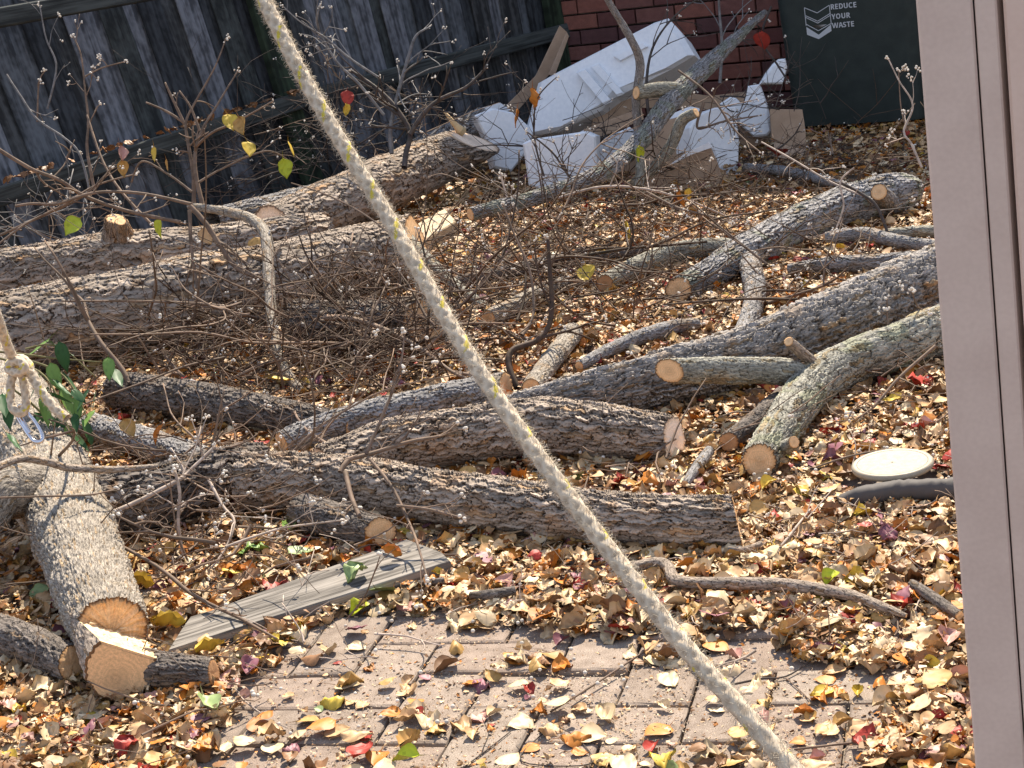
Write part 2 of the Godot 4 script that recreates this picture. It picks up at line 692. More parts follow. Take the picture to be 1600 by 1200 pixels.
# a rounded bar through points of an outline, given thickness: outline in the plane of ex, ey at origin o
func moulded(o: Vector3, ex: Vector3, ey: Vector3, outline: PackedVector2Array, thick: float, cham: float, grain := Vector2.ZERO) -> ArrayMesh:
	var z := ex.cross(ey).normalized()
	if z.dot(Vector3(0, 1.2, 0) - o) < 0.0:
		z = -z
	var st := SurfaceTool.new()
	st.begin(Mesh.PRIMITIVE_TRIANGLES)
	st.set_smooth_group(-1)
	var mid := Vector2.ZERO
	for q in outline:
		mid += q / outline.size()
	var small := PackedVector2Array()
	for q in outline:
		small.append(q + (mid - q).normalized() * cham)
	var rings := [[small, 0.0], [outline, -cham], [outline, -thick + cham], [small, -thick]]
	var where := func(k: int, i: int) -> Vector3:
		var q: Vector2 = rings[k][0][i % outline.size()]
		return o + ex * q.x + ey * q.y + z * float(rings[k][1])
	var uv_of := func(v: Vector3) -> Vector2:
		var q := Vector2((v - o).dot(ex), (v - o).dot(ey))
		return Vector2(q.dot(grain), q.dot(grain.orthogonal()) + (v - o).dot(z))
	var n := outline.size()
	for k in 3:
		for i in n:
			for v: Vector3 in [where.call(k, i), where.call(k, i + 1), where.call(k + 1, i), where.call(k, i + 1), where.call(k + 1, i + 1), where.call(k + 1, i)]:
				st.set_uv(uv_of.call(v))
				st.add_vertex(v)
	var tris := Geometry2D.triangulate_polygon(outline)
	for j in range(0, tris.size(), 3):
		for v: Vector3 in [where.call(0, tris[j]), where.call(0, tris[j + 1]), where.call(0, tris[j + 2]), where.call(3, tris[j]), where.call(3, tris[j + 2]), where.call(3, tris[j + 1])]:
			st.set_uv(uv_of.call(v))
			st.add_vertex(v)
	st.generate_normals()
	return st.commit()


func make_leaf_shapes() -> void:
	var r := RandomNumberGenerator.new()
	r.seed = 99
	for k in 18:
		var st := started()
		var fold := r.randf_range(0.05, 0.6)
		var bend := r.randf_range(-0.5, 0.8)
		var curl := r.randf_range(-0.4, 0.7)
		var twist := r.randf_range(-0.9, 0.9)
		var wide := r.randf_range(0.7, 0.98)
		var crumple := r.randf_range(0.03, 0.14)
		if k < 4:
			fold *= 0.35
			bend *= 0.35
			curl *= 0.3
			twist *= 0.3
			crumple = 0.03
		elif k > 11:
			crumple = r.randf_range(0.16, 0.3)
			curl = r.randf_range(0.5, 1.4) * (1.0 if r.randf() < 0.7 else -1.0)
		var ph := r.randf() * 60.0
		var stations := 8
		var grid := []
		for i in stations + 1:
			var t := float(i) / stations
			var w := wide * 0.5 * pow(maxf(sin(PI * pow(t, 0.66)), 0.0), 0.8) * (1.0 if t < 0.7 else lerpf(1.0, 0.62, (t - 0.7) / 0.3))
			var row := []
			for s in [-1.0, -0.66, -0.33, 0.0, 0.33, 0.66, 1.0]:
				var side: float = s
				var x: float = side * w * (1.0 + crumple * 1.2 * lumps.get_noise_2d(t * 7.0 + ph, side * 3.0))
				var y: float = fold * absf(x) + bend * (t - 0.4) * (t - 0.4) + curl * absf(side) * w * absf(side) * (0.4 + t) + crumple * lumps.get_noise_2d(t * 4.5 + ph, side * 2.2 + 9.0) + 0.3 * crumple * lumps.get_noise_2d(t * 11.0 + ph, side * 5.0)
				var q := Vector3(x * (1.0 - 0.25 * fold), y, t - 0.45)
				q = q.rotated(Vector3(0, 0, 1), twist * (t - 0.45))
				row.append(q)
			grid.append(row)
		for i in stations:
			for j in 6:
				var spot := r.randf()
				for v in [[i, j], [i + 1, j], [i, j + 1], [i, j + 1], [i + 1, j], [i + 1, j + 1]]:
					var edge: bool = v[1] == 0 or v[1] == 6 or v[0] >= stations - 1
					var vein: float = 0.09 * sin((float(v[0]) - absf(float(v[1]) - 3.0) * 0.6) * PI)
					var c := 1.0 - (0.2 if edge else 0.0) - 0.22 * (1.0 if spot > 0.86 else 0.0) + (0.16 if v[1] == 3 else 0.0) + vein
					st.set_color(Color(c, c * (0.97 if edge else 1.0), c * (0.85 if edge else 1.0)))
					st.add_vertex(grid[v[0]][v[1]])
		# stalk
		var a: Vector3 = grid[0][3]
		var stalk := Vector3(r.randf_range(-0.25, 0.25), r.randf_range(-0.05, 0.2), -r.randf_range(0.25, 0.55))
		st.set_color(Color(0.75, 0.6, 0.5))
		for v in [a + Vector3(0.018, 0, 0), a + Vector3(-0.018, 0, 0), a + stalk, a + Vector3(0, 0.018, 0), a + Vector3(0, -0.018, 0), a + stalk]:
			st.add_vertex(v)
		st.generate_normals()
		leaf_shapes.append(st.commit())
	var p := PackedVector3Array()
	var uv := PackedVector2Array()
	var col := PackedColorArray()
	for a in 6:
		var lat := PI * (a / 5.0 - 0.5)
		for b in 8:
			p.append(Vector3(cos(lat) * cos(TAU * b / 7), sin(lat) * 0.95, cos(lat) * sin(TAU * b / 7)))
			uv.append(Vector2(b, a))
			col.append(Color.WHITE)
	seed_ball = grid_mesh(p, uv, col, 6, 8)


const LEAF_TINTS := {
	"straw": Color(0.66, 0.5, 0.31), "tan": Color(0.54, 0.34, 0.175), "ochre": Color(0.5, 0.3, 0.1), "orange": Color(0.52, 0.19, 0.03), "red": Color(0.38, 0.045, 0.03),
	"purple": Color(0.25, 0.1, 0.125), "brown": Color(0.26, 0.135, 0.065), "yellow": Color(0.6, 0.42, 0.06), "pink": Color(0.5, 0.27, 0.22), "lime": Color(0.42, 0.46, 0.03), "green": Color(0.16, 0.27, 0.06), "sage": Color(0.3, 0.38, 0.16), "dark_green": Color(0.03, 0.09, 0.025),
}


func tint_of(r: RandomNumberGenerator, old: bool) -> String:
	var x := r.randf()
	for a in ([[0.32, "straw"], [0.62, "tan"], [0.71, "ochre"], [0.815, "orange"], [0.838, "red"], [0.87, "purple"], [0.95, "brown"], [0.97, "yellow"], [0.998, "pink"]] if not old else [[0.12, "straw"], [0.45, "tan"], [0.55, "ochre"], [0.67, "orange"], [0.69, "red"], [0.72, "purple"], [0.985, "brown"], [0.995, "yellow"], [0.999, "pink"]]):
		if x < float(a[0]):
			return a[1]
	return "sage"


func leaf_material(tint: String) -> String:
	var called := "leaf_" + tint
	if not mats.has(called):
		var c: Color = LEAF_TINTS[tint]
		var m := plain(called, c.linear_to_srgb(), 0.5, true)
		m.backlight = Color(0.6, 0.55, 0.45) if tint != "dark_green" else Color(0.3, 0.35, 0.2)
	return called


func leaf(label: String, tint: String, at: Vector3, size: float, turn: Vector3, shape := -1, group := "") -> MeshInstance3D:
	var o := MeshInstance3D.new()
	o.mesh = leaf_shapes[shape if shape >= 0 else rng.randi() % leaf_shapes.size()]
	o.material_override = mats[leaf_material(tint)]
	put(self, o, "leaf")
	o.transform = Transform3D(Basis.from_euler(turn) * Basis.from_scale(Vector3.ONE * size), at)
	tag(o, label, "leaf", group)
	return o


# ------------------------------------------------------------------ the setting
func build_setting() -> void:
	# bare earth under everything, gently uneven
	var n := 90
	var p := PackedVector3Array()
	var uv := PackedVector2Array()
	var col := PackedColorArray()
	for r in n + 1:
		for c in n + 1:
			var x := -7.0 + 14.0 * c / n
			var z := 1.5 - 14.0 * r / n
			p.append(Vector3(x, -0.03 + 0.02 * lumps.get_noise_2d(x * 1.5, z * 1.5), z))
			uv.append(Vector2(x, z))
			col.append(Color.WHITE)
	setting("ground", grid_mesh(p, uv, col, n + 1, n + 1, false), "soil")
	build_paving()
	build_fence()
	build_brick_wall()
	build_door_frame()


func build_paving() -> void:
	var o := Vector3(0.092, 0, -2.416)
	var e := (Vector3(-0.193, 0, -2.498) - o).normalized()
	var f := Vector3(-e.z, 0, e.x)
	if f.z > 0:
		f = -f
	var bed_a := o - e * 2.0 - f * 1.0
	var bed := slab(Vector3(bed_a.x, -0.016, bed_a.z), Vector3(bed_a.x, -0.016, bed_a.z) + e * 3.6, Vector3(bed_a.x, -0.016, bed_a.z) + f * 2.5, 0.05)
	var paving := setting("paving", bed, "sand_joint")
	var w := 0.122
	var kinds := []
	for k in 4:
		var m := BoxMesh.new()
		kinds.append(paver_mesh(w * 2 - 0.0045, w - 0.0045, k))
	var count := 0
	for a in range(-26, 26):
		for b in range(-7, 8):
			for turned in 2:
				var cx: float = (a + 4 * b + (1.0 if turned == 0 else 2.5)) * w
				var cy: float = (a + (0.5 if turned == 0 else 0.0)) * w
				var at := o + e * cx + f * cy
				if absf(cx) > 1.9 or cy < -0.95 or cy > 0.95 or count >= 300:
					continue
				if at.x < -1.0 or at.x > 0.8 or at.z < -3.3 or at.z > -1.95:
					continue
				count += 1
				var dir := e if turned == 0 else f
				var q := MeshInstance3D.new()
				q.mesh = kinds[rng.randi() % 4]
				q.material_override = paver_look(rng.randi() % 4)
				put(paving, q, "paver")
				q.position = at + Vector3(0, rng.randf_range(-0.004, 0.004), 0)
				q.rotation = Vector3(rng.randf_range(-0.012, 0.012), atan2(-dir.z, dir.x) + rng.randf_range(-0.012, 0.012), rng.randf_range(-0.012, 0.012))


func paver_look(k: int) -> Material:
	var called := "paver_stone_%d" % k
	if not mats.has(called):
		var m: StandardMaterial3D = mats["paver_stone"].duplicate()
		m.albedo_color = [Color(1, 0.97, 0.95), Color(0.97, 0.93, 0.91), Color(1.0, 0.98, 0.96), Color(0.95, 0.92, 0.9)][k]
		mats[called] = m
	return mats[called]


func paver_mesh(lx: float, lz: float, k: int) -> ArrayMesh:
	var st := SurfaceTool.new()
	st.begin(Mesh.PRIMITIVE_TRIANGLES)
	st.set_smooth_group(-1)
	var hx := lx / 2
	var hz := lz / 2
	var r := RandomNumberGenerator.new()
	r.seed = 70 + k
	var rings := []
	for q in [[0.006, 0.0], [0.0015, -0.0022], [0.0, -0.006], [0.0, -0.05]]:
		var ring: Array[Vector3] = []
		for s in 16:
			var side := s / 4
			var t := (s % 4) / 4.0
			var v := Vector3.ZERO
			match side:
				0: v = Vector3(lerpf(-hx, hx, t), 0, -hz)
				1: v = Vector3(hx, 0, lerpf(-hz, hz, t))
				2: v = Vector3(lerpf(hx, -hx, t), 0, hz)
				3: v = Vector3(-hx, 0, lerpf(hz, -hz, t))
			var inset: float = q[0]
			v.x = clampf(v.x, -hx + inset, hx - inset)
			v.z = clampf(v.z, -hz + inset, hz - inset)
			v += Vector3(r.randf_range(-1, 1), 0, r.randf_range(-1, 1)) * (0.0016 if q[0] > 0.001 else 0.0004)
			v.y = q[1]
			ring.append(v)
		rings.append(ring)
	for s in 16:
		var t := (s + 1) % 16
		for v in [Vector3(0, 0.0004, 0), rings[0][s], rings[0][t]]:
			st.add_vertex(v)
		for g in 3:
			for v in [rings[g][s], rings[g + 1][s], rings[g][t], rings[g][t], rings[g + 1][s], rings[g + 1][t]]:
				st.add_vertex(v)
	st.generate_normals()
	return st.commit()


func build_fence() -> void:
	var a := Vector3(-2.169, 0, -7.243)
	var b := Vector3(0.505, 0, -9.68)
	var e := (b - a).normalized()
	var long := (b - a).length()
	var back := Vector3(e.z, 0, -e.x)
	if back.dot(a - Vector3(0, 0, 0)) < 0:
		back = -back
	var t := thing("fence", "weathered dark timber paling fence leaning behind the felled logs", "fence", a)
	var pitch := 0.098
	var s := -0.9
	while s < long - 0.03:
		var k := s / long
		var lean := lerpf(0.4, 0.06, clampf(k, 0, 1))
		var up := (Vector3.UP + back * lean).normalized()
		var base := a + e * s + back * (0.012 if int(round(s / pitch)) % 2 == 0 else 0.028)
		var wide := 0.126 + rng.randf_range(-0.006, 0.006)
		var tall := 1.52 - 0.12 * k + rng.randf_range(-0.03, 0.03)
		var crook := e * rng.randf_range(-0.012, 0.012)
		var m := slab(base, base + e * wide, base + up * tall + crook, 0.014, 0.003, 1.0)
		var q := part(t, "paling", m, "fence_wood")
		q.material_override = board_look(rng.randi() % 5)
		s += pitch
	# rails on the near side
	for h in [[Vector3(-2.372, 0.391, -7.084), Vector3(-2.068, 0.45, -7.224), Vector3(-0.851, 0.568, -8.478), 0.085], [Vector3(-0.85, 0.571, -8.479), Vector3(-0.104, 0.586, -9.104), Vector3(0.621, 0.656, -9.745), 0.085], [Vector3(-2.355, 1.162, -7.24), Vector3(-1.958, 1.186, -7.402), Vector3(-1.338, 1.2, -8.027), 0.08]]:
		var p: Vector3 = h[0]
		var q: Vector3 = h[2]
		var up := (Vector3.UP + back * 0.12).normalized()
		part(t, "rail", slab(p, q, p - up * 0.085, 0.05, 0.006, 1.0), "fence_rail")
		# its upper side carries a strip of litter
	for h in [[-0.06, 0.4], [0.475, 0.23], [0.995, 0.06]]:
		var base: Vector3 = a + e * (long * float(h[0])) - back * 0.055
		var up := (Vector3.UP + back * float(h[1])).normalized()
		part(t, "post", slab(base, base + e * 0.11, base + up * 1.6, 0.06, 0.008, 1.0), "post_wood")


func board_look(k: int) -> Material:
	var called := "board_%d" % k
	if not mats.has(called):
		var m: StandardMaterial3D = mats["fence_wood"].duplicate()
		m.albedo_color = [Color(1, 1, 1), Color(0.8, 0.82, 0.85), Color(1.2, 1.22, 1.26), Color(0.92, 0.95, 0.93), Color(1.45, 1.45, 1.5)][k]
		m.uv1_scale = Vector3(6, 0.55, 1)
		m.uv1_offset = Vector3(0.23 * k, 0.37 * k, 0)
		mats[called] = m
		var g: StandardMaterial3D = mats["fence_wood"].duplicate()
		g.albedo_color = Color(1.0, 1.03, 1.0)
		g.uv1_scale = Vector3(0.5, 6, 1)
		g.albedo_texture = turned_texture(mats["fence_wood"].albedo_texture)
		g.normal_enabled = false
		mats["fence_rail"] = g
		var w: StandardMaterial3D = mats["fence_wood"].duplicate()
		w.albedo_color = Color(0.72, 0.85, 0.66)
		w.uv1_scale = Vector3(6, 0.5, 1)
		mats["post_wood"] = w
	return mats[called]


func turned_texture(t: Texture2D) -> ImageTexture:
	var im: Image = t.get_image()
	im.rotate_90(CLOCKWISE)
	return tex(im)


func build_brick_wall() -> void:
	var o := Vector3(0.471, 0, -9.915)
	var e := Vector3(0.85, 0, 0.53).normalized()
	var out := Vector3(-e.z, 0, e.x)
	o -= e * 0.08
	var tall := 2.7
	var wide := 4.6
	var core := slab(o - out * 0.012, o - out * 0.012 + e * wide, o - out * 0.012 + Vector3.UP * tall, 0.22)
	var t := thing("brick_wall", "dark red brick wall of the house with pale mortar joints", "wall", o)
	part(t, "mortar", core, "mortar")
	var forms := []
	for k in 5:
		var dx := rng.randf_range(-0.002, 0.002)
		var bm := BoxMesh.new()
		bm.size = Vector3(0.23 + dx, 0.0755 + dx, 0.1)
		forms.append(chamfer_box(bm.size, 0.003, 200 + k))
	var rest := SurfaceTool.new()
	rest.begin(Mesh.PRIMITIVE_TRIANGLES)
	for row in 30:
		var shift := 0.12 if row % 2 else 0.0
		for c in 20:
			var x := c * 0.24 + shift - 0.12
			if x < 0.0 or x > wide - 0.24:
				continue
			var at := o + e * (x + 0.12) + Vector3.UP * (0.045 + row * 0.0865) + out * (-0.052 + rng.randf_range(0, 0.003))
			var basis := Basis(e, Vector3.UP, out)
			var k := rng.randi() % 5
			if row < 16 and x < 2.9:
				var q := MeshInstance3D.new()
				q.mesh = forms[k]
				q.material_override = brick_look(rng.randi() % 4)
				put(t, q, "brick")
				q.transform = Transform3D(basis, at - t.position)
			else:
				rest.append_from(forms[k], 0, Transform3D(basis, at))
	var far := part(t, "brick_courses", rest.commit(), "brick_clay")
	far.set_meta("kind", "stuff")


func brick_look(k: int) -> Material:
	var called := "brick_clay_%d" % k
	if not mats.has(called):
		var m: StandardMaterial3D = mats["brick_clay"].duplicate()
		m.albedo_color = [Color(1, 1, 1), Color(0.86, 0.82, 0.84), Color(1.1, 1.05, 1.0), Color(0.78, 0.8, 0.86)][k]
		mats[called] = m
	return mats[called]


func chamfer_box(size: Vector3, c: float, seed_: int) -> ArrayMesh:
	var h := size / 2
	return slab(Vector3(-h.x, -h.y, h.z), Vector3(h.x, -h.y, h.z), Vector3(-h.x, h.y, h.z), size.z, c)


func build_door_frame() -> void:
	var pl := Vector3(0.383, 0.759, -1.435)
	var pr := Vector3(0.427, 0.756, -1.42)
	var ps := Vector3(0.443, 0.757, -1.409)
	var pw := Vector3(0.619, 0.779, -1.233)
	var lo := Vector3(0, 1, 0)
	var foot := func(q: Vector3) -> Vector3: return Vector3(q.x + 0.013, 0.0, q.z)
	var t := thing("door_frame", "beige painted door frame post with a dark dirty groove, close by the camera", "door frame", foot.call(pl))
	var a: Vector3 = foot.call(pl)
	var b: Vector3 = foot.call(pr)
	var c: Vector3 = foot.call(ps)
	var up := Vector3(-0.026, 2.3, 0)
	var x := (b - a).normalized()
	part(t, "jamb", slab(a, b - x * 0.0004, a + up, 0.06, 0.002), "frame_paint")
	part(t, "groove", slab(b - x * 0.0004 + Vector3(0, 0, -0.004), b + x * 0.0006 + Vector3(0, 0, -0.004), b - x * 0.0004 + Vector3(0, 0, -0.004) + up, 0.05, 0.0002), "dirt_line")
	part(t, "frame_core", slab(b - x * 0.012 + Vector3(0, 0, -0.052), c + x * 0.06 + Vector3(0, 0, -0.052), b - x * 0.012 + Vector3(0, 0, -0.052) + up, 0.05, 0.002), "dirt_line")
	part(t, "door_stop", slab(b + x * 0.0006, c, b + x * 0.0006 + up, 0.055, 0.0015), "frame_paint")
	var w := thing("house_wall", "smooth beige rendered wall beyond the door frame, with small dark scuffs", "wall", c)
	var wa: Vector3 = c + Vector3(0.0015, 0, 0.006)
	var wb: Vector3 = foot.call(pw)
	part(w, "wall_panel", slab(wa, wb, wa + Vector3(-0.0277, 2.45, 0), 0.08, 0.005), "wall_paint")
	var ex := (wb - wa).normalized()
	var nrm := Vector3(-ex.z, 0, ex.x)
	for q in [[Vector3(0.471, 1.039, -1.458), Vector3(0.476, 1.043, -1.449)], [Vector3(0.45, 0.97, -1.45), Vector3(0.45, 0.966, -1.449)], [Vector3(0.458, 0.953, -1.441), Vector3(0.455, 0.945, -1.438)]]:
		var st := started()
		var p0: Vector3 = q[0]
		var p1: Vector3 = q[1]
		p0 += nrm * ((wa - p0).dot(nrm) + 0.0002)
		p1 += nrm * ((wa - p1).dot(nrm) + 0.0002)
		if (p0 - wa).dot(ex) < 0.004:
			continue
		tube(st, [Vector4(p0.x, p0.y, p0.z, 0.0004), Vector4(p1.x, p1.y, p1.z, 0.0006)], 5, 0.004, Color(1, 1, 1))
		part(w, "scuff", finished(st), "scuff")


# ------------------------------------------------------------------ bin, packaging
func build_rubbish() -> void:
	build_bin()
	var t := thing("foam_moulding", "largest white foam packing block with two raised ribs, leaning on the pile", "foam packaging", Vector3(0.671, 0.16, -8.627))
	part(t, "body", moulded(Vector3(0.336, 0.437, -8.702), Vector3(0.927, 0, 0.375), Vector3(0.14, 0.927, -0.347), PackedVector2Array([Vector2(0, 0), Vector2(0.112, 0.05), Vector2(0.626, 0.253), Vector2(0.7, 0.268), Vector2(0.766, 0.188), Vector2(0.835, 0.063), Vector2(0.725, 0.008), Vector2(0.423, -0.114), Vector2(0.338, -0.179), Vector2(0.113, -0.266), Vector2(0.043, -0.27), Vector2(-0.08, -0.283)]), 0.26, 0.03), "foam")
	part(t, "rib", moulded(Vector3(0.323, 0.452, -8.667), Vector3(0.927, 0, 0.375), Vector3(0.14, 0.927, -0.347), PackedVector2Array([Vector2(0.227, 0.021), Vector2(0.275, 0.036), Vector2(0.419, -0.15), Vector2(0.378, -0.166)]), 0.04, 0.012), "foam")
	part(t, "rib", moulded(Vector3(0.326, 0.448, -8.676), Vector3(0.927, 0, 0.375), Vector3(0.14, 0.927, -0.347), PackedVector2Array([Vector2(0.303, 0.046), Vector2(0.344, 0.058), Vector2(0.483, -0.114), Vector2(0.449, -0.124)]), 0.03, 0.01), "foam")
	part(t, "recess_edge", moulded(Vector3(0.33, 0.443, -8.686), Vector3(0.927, 0, 0.375), Vector3(0.14, 0.927, -0.347), PackedVector2Array([Vector2(0.422, 0.087), Vector2(0.581, 0.143), Vector2(0.604, 0.121), Vector2(0.456, 0.06)]), 0.02, 0.006), "foam")
	t = thing("foam_block", "white foam block standing low at the end of the pile of packaging nearest the fence", "foam packaging", Vector3(0.34, 0, -7.923))
	part(t, "body", moulded(Vector3(0.199, 0.247, -7.77), Vector3(0.985, 0, 0.174), Vector3(0.024, 0.99, -0.137), PackedVector2Array([Vector2(0, 0), Vector2(0.038, 0.014), Vector2(0.301, 0.022), Vector2(0.346, -0.004), Vector2(0.334, -0.174), Vector2(0.313, -0.231), Vector2(0.048, -0.22), Vector2(0.008, -0.197)]), 0.2, 0.012), "foam")
	part(t, "inner_wall", moulded(Vector3(0.548, 0.141, -7.949), Vector3(0.966, 0, -0.259), Vector3(-0.045, 0.985, -0.168), PackedVector2Array([Vector2(0, 0), Vector2(0.066, 0.054), Vector2(0.193, 0.086), Vector2(0.235, 0.042), Vector2(0.174, -0.109), Vector2(-0.014, -0.127)]), 0.05, 0.008), "foam")
	t = thing("foam_corner", "bluish foam corner piece half hidden behind the splintered log end", "foam packaging", Vector3(0.116, 0, -8.644))
	part(t, "body", moulded(Vector3(-0.002, 0.329, -8.517), Vector3(0.94, 0, -0.342), Vector3(-0.071, 0.978, -0.195), PackedVector2Array([Vector2(0, 0), Vector2(0.104, 0.023), Vector2(0.221, -0.023), Vector2(0.304, -0.137), Vector2(0.231, -0.238), Vector2(0.135, -0.314), Vector2(0.043, -0.278), Vector2(0.036, -0.121)]), 0.08, 0.012), "foam")
	part(t, "edge", moulded(Vector3(-0.005, 0.325, -8.827), Vector3(0.94, 0, -0.342), Vector3(-0.071, 0.978, -0.195), PackedVector2Array([Vector2(0, 0), Vector2(0.157, 0.015), Vector2(0.212, -0.035), Vector2(0.063, -0.044)]), 0.03, 0.006), "foam")
	t = thing("foam_box", "foam packing block with a torn cardboard front in the middle of the pile", "foam packaging", Vector3(0.957, 0, -7.381))
	part(t, "body", moulded(Vector3(0.966, 0.23, -7.631), Vector3(0.883, 0, -0.469), Vector3(-0.098, 0.978, -0.184), PackedVector2Array([Vector2(0, 0), Vector2(0.057, 0.05), Vector2(0.165, 0.068), Vector2(0.28, 0.054), Vector2(0.262, -0.091), Vector2(0.203, -0.278), Vector2(0.119, -0.286), Vector2(0.098, -0.095), Vector2(-0.013, -0.099)]), 0.2, 0.008), "foam")
	part(t, "cardboard_front", moulded(Vector3(0.901, 0.175, -7.285), Vector3(0.99, 0, 0.139), Vector3(0.015, 0.995, -0.104), PackedVector2Array([Vector2(0, 0), Vector2(0.098, 0.022), Vector2(0.123, -0.054), Vector2(0.146, -0.163), Vector2(0.11, -0.184), Vector2(-0.057, -0.171), Vector2(-0.201, -0.14), Vector2(-0.206, -0.083), Vector2(-0.1, -0.039)]), 0.012, 0.003), "cardboard")
	part(t, "torn_edge", moulded(Vector3(0.794, 0.121, -7.249), Vector3(0.99, 0, 0.139), Vector3(0.015, 0.995, -0.104), PackedVector2Array([Vector2(0, 0), Vector2(0.107, 0.06), Vector2(0.199, 0.088), Vector2(0.213, 0.064), Vector2(0.116, 0.042)]), 0.014, 0.003), "foam")
	t = thing("foam_bracket", "notched white foam bracket standing beside the wheelie bin", "foam packaging", Vector3(1.345, 0, -8.366))
	part(t, "body", moulded(Vector3(1.178, 0.269, -8.087), Vector3(0.966, 0, 0.259), Vector3(0.063, 0.97, -0.234), PackedVector2Array([Vector2(0, 0), Vector2(0.052, 0.028), Vector2(0.082, 0.019), Vector2(0.099, -0.004), Vector2(0.121, 0), Vector2(0.141, 0.071), Vector2(0.196, 0.074), Vector2(0.221, -0.017), Vector2(0.238, -0.16), Vector2(0.216, -0.177), Vector2(0.155, -0.176), Vector2(0.12, -0.142), Vector2(0.074, -0.094), Vector2(0.008, -0.069)]), 0.12, 0.01), "foam")
	part(t, "underside", moulded(Vector3(1.269, 0.169, -8.091), Vector3(0.966, 0, 0.259), Vector3(-0.018, 0.998, 0.067), PackedVector2Array([Vector2(0, 0), Vector2(0.055, -0.075), Vector2(0.128, -0.083), Vector2(0.112, -0.119), Vector2(0.035, -0.143), Vector2(-0.011, -0.113)]), 0.06, 0.006), "cardboard")
	t = thing("foam_strip", "rounded white foam strip propped up against the wheelie bin", "foam packaging", Vector3(1.688, 0, -9.49))
	part(t, "body", moulded(Vector3(1.434, 0.307, -8.356), Vector3(0.985, 0, -0.174), Vector3(-0.03, 0.985, -0.171), PackedVector2Array([Vector2(0, 0), Vector2(0.066, 0.077), Vector2(0.115, 0.108), Vector2(0.149, 0.106), Vector2(0.153, 0.064), Vector2(0.116, -0.017)]), 0.05, 0.01), "foam")
	var c := thing("cardboard_sheet", "long torn sheet of brown cardboard propped against the fence", "cardboard", Vector3(0.07, 0, -9.498))
	part(c, "face", moulded(Vector3(0.515, 0.681, -9.078), Vector3(0.906, 0, -0.423), Vector3(0, 1, 0), PackedVector2Array([Vector2(0, 0), Vector2(0.038, -0.039), Vector2(-0.084, -0.232), Vector2(-0.29, -0.384), Vector2(-0.474, -0.51), Vector2(-0.561, -0.577), Vector2(-0.579, -0.499), Vector2(-0.358, -0.352), Vector2(-0.179, -0.238)]), 0.008, 0.002), "cardboard")
	part(c, "fold", moulded(Vector3(0.545, 0.646, -9.027), Vector3(0.819, 0, -0.574), Vector3(-0.04, 0.998, -0.057), PackedVector2Array([Vector2(0, 0), Vector2(0.009, -0.022), Vector2(-0.134, -0.217), Vector2(-0.165, -0.199)]), 0.006, 0.002), "cardboard")
	c = thing("cardboard_flap", "narrow brown cardboard flap lying across the foam blocks", "cardboard", Vector3(0.75, 0, -9.488))
	part(c, "face", moulded(Vector3(0.508, 0.242, -8.028), Vector3(1, 0, 0), Vector3(0, 0.99, -0.139), PackedVector2Array([Vector2(0, 0), Vector2(0.137, 0.03), Vector2(0.288, 0.065), Vector2(0.293, 0.009), Vector2(0.145, -0.032), Vector2(-0.005, -0.061)]), 0.01, 0.002), "cardboard")
	part(c, "torn_edge", moulded(Vector3(0.454, 0.222, -8.001), Vector3(1, 0, 0), Vector3(0, 0.99, -0.139), PackedVector2Array([Vector2(0, 0), Vector2(0.052, 0.02), Vector2(0.048, -0.037), Vector2(-0.004, -0.027)]), 0.012, 0.002), "foam")
	c = thing("cardboard_box", "squashed brown cardboard box under the slanting branch", "cardboard", Vector3(0.863, 0, -7.897))
	part(c, "panel", moulded(Vector3(0.775, 0.194, -7.807), Vector3(0.906, 0, 0.423), Vector3(0.109, 0.966, -0.235), PackedVector2Array([Vector2(0, 0), Vector2(0.122, 0.074), Vector2(0.24, 0.094), Vector2(0.23, -0.07), Vector2(0.097, -0.15), Vector2(-0.023, -0.16)]), 0.02, 0.003), "cardboard")
	part(c, "lid_flap", moulded(Vector3(0.88, 0.264, -7.806), Vector3(0.94, 0, 0.342), Vector3(0.196, 0.819, -0.539), PackedVector2Array([Vector2(0, 0), Vector2(0.036, 0.03), Vector2(0.114, 0.058), Vector2(0.157, 0.043), Vector2(0.153, 0.004), Vector2(0.031, -0.016)]), 0.03, 0.006), "foam")
	part(c, "side_panel", moulded(Vector3(0.621, 0.061, -7.875), Vector3(0.94, 0, -0.342), Vector3(-0.03, 0.996, -0.082), PackedVector2Array([Vector2(0, 0), Vector2(0.156, 0.04), Vector2(0.162, -0.047), Vector2(0.161, -0.096), Vector2(0.027, -0.078)]), 0.012, 0.003), "cardboard")
	c = thing("cardboard_scrap", "upright torn square of cardboard at the foot of the wheelie bin", "cardboard", Vector3(1.518, 0, -8.172))
	part(c, "face", moulded(Vector3(1.399, 0.225, -7.971), Vector3(0.978, 0, -0.208), Vector3(-0.043, 0.978, -0.203), PackedVector2Array([Vector2(0, 0), Vector2(0.163, -0.028), Vector2(0.161, -0.133), Vector2(0.148, -0.221), Vector2(0.05, -0.181), Vector2(-0.015, -0.139)]), 0.01, 0.002), "cardboard")
	part(c, "flap", moulded(Vector3(1.381, 0.085, -7.83), Vector3(0.978, 0, -0.208), Vector3(-0.159, 0.643, -0.749), PackedVector2Array([Vector2(0, 0), Vector2(0.131, -0.08), Vector2(0.074, -0.144), Vector2(-0.039, -0.085)]), 0.006, 0.002), "cardboard")
	c = thing("cardboard_strip", "dark cardboard strip jammed under the big foam block", "cardboard", Vector3(0.666, 0, -9.587))
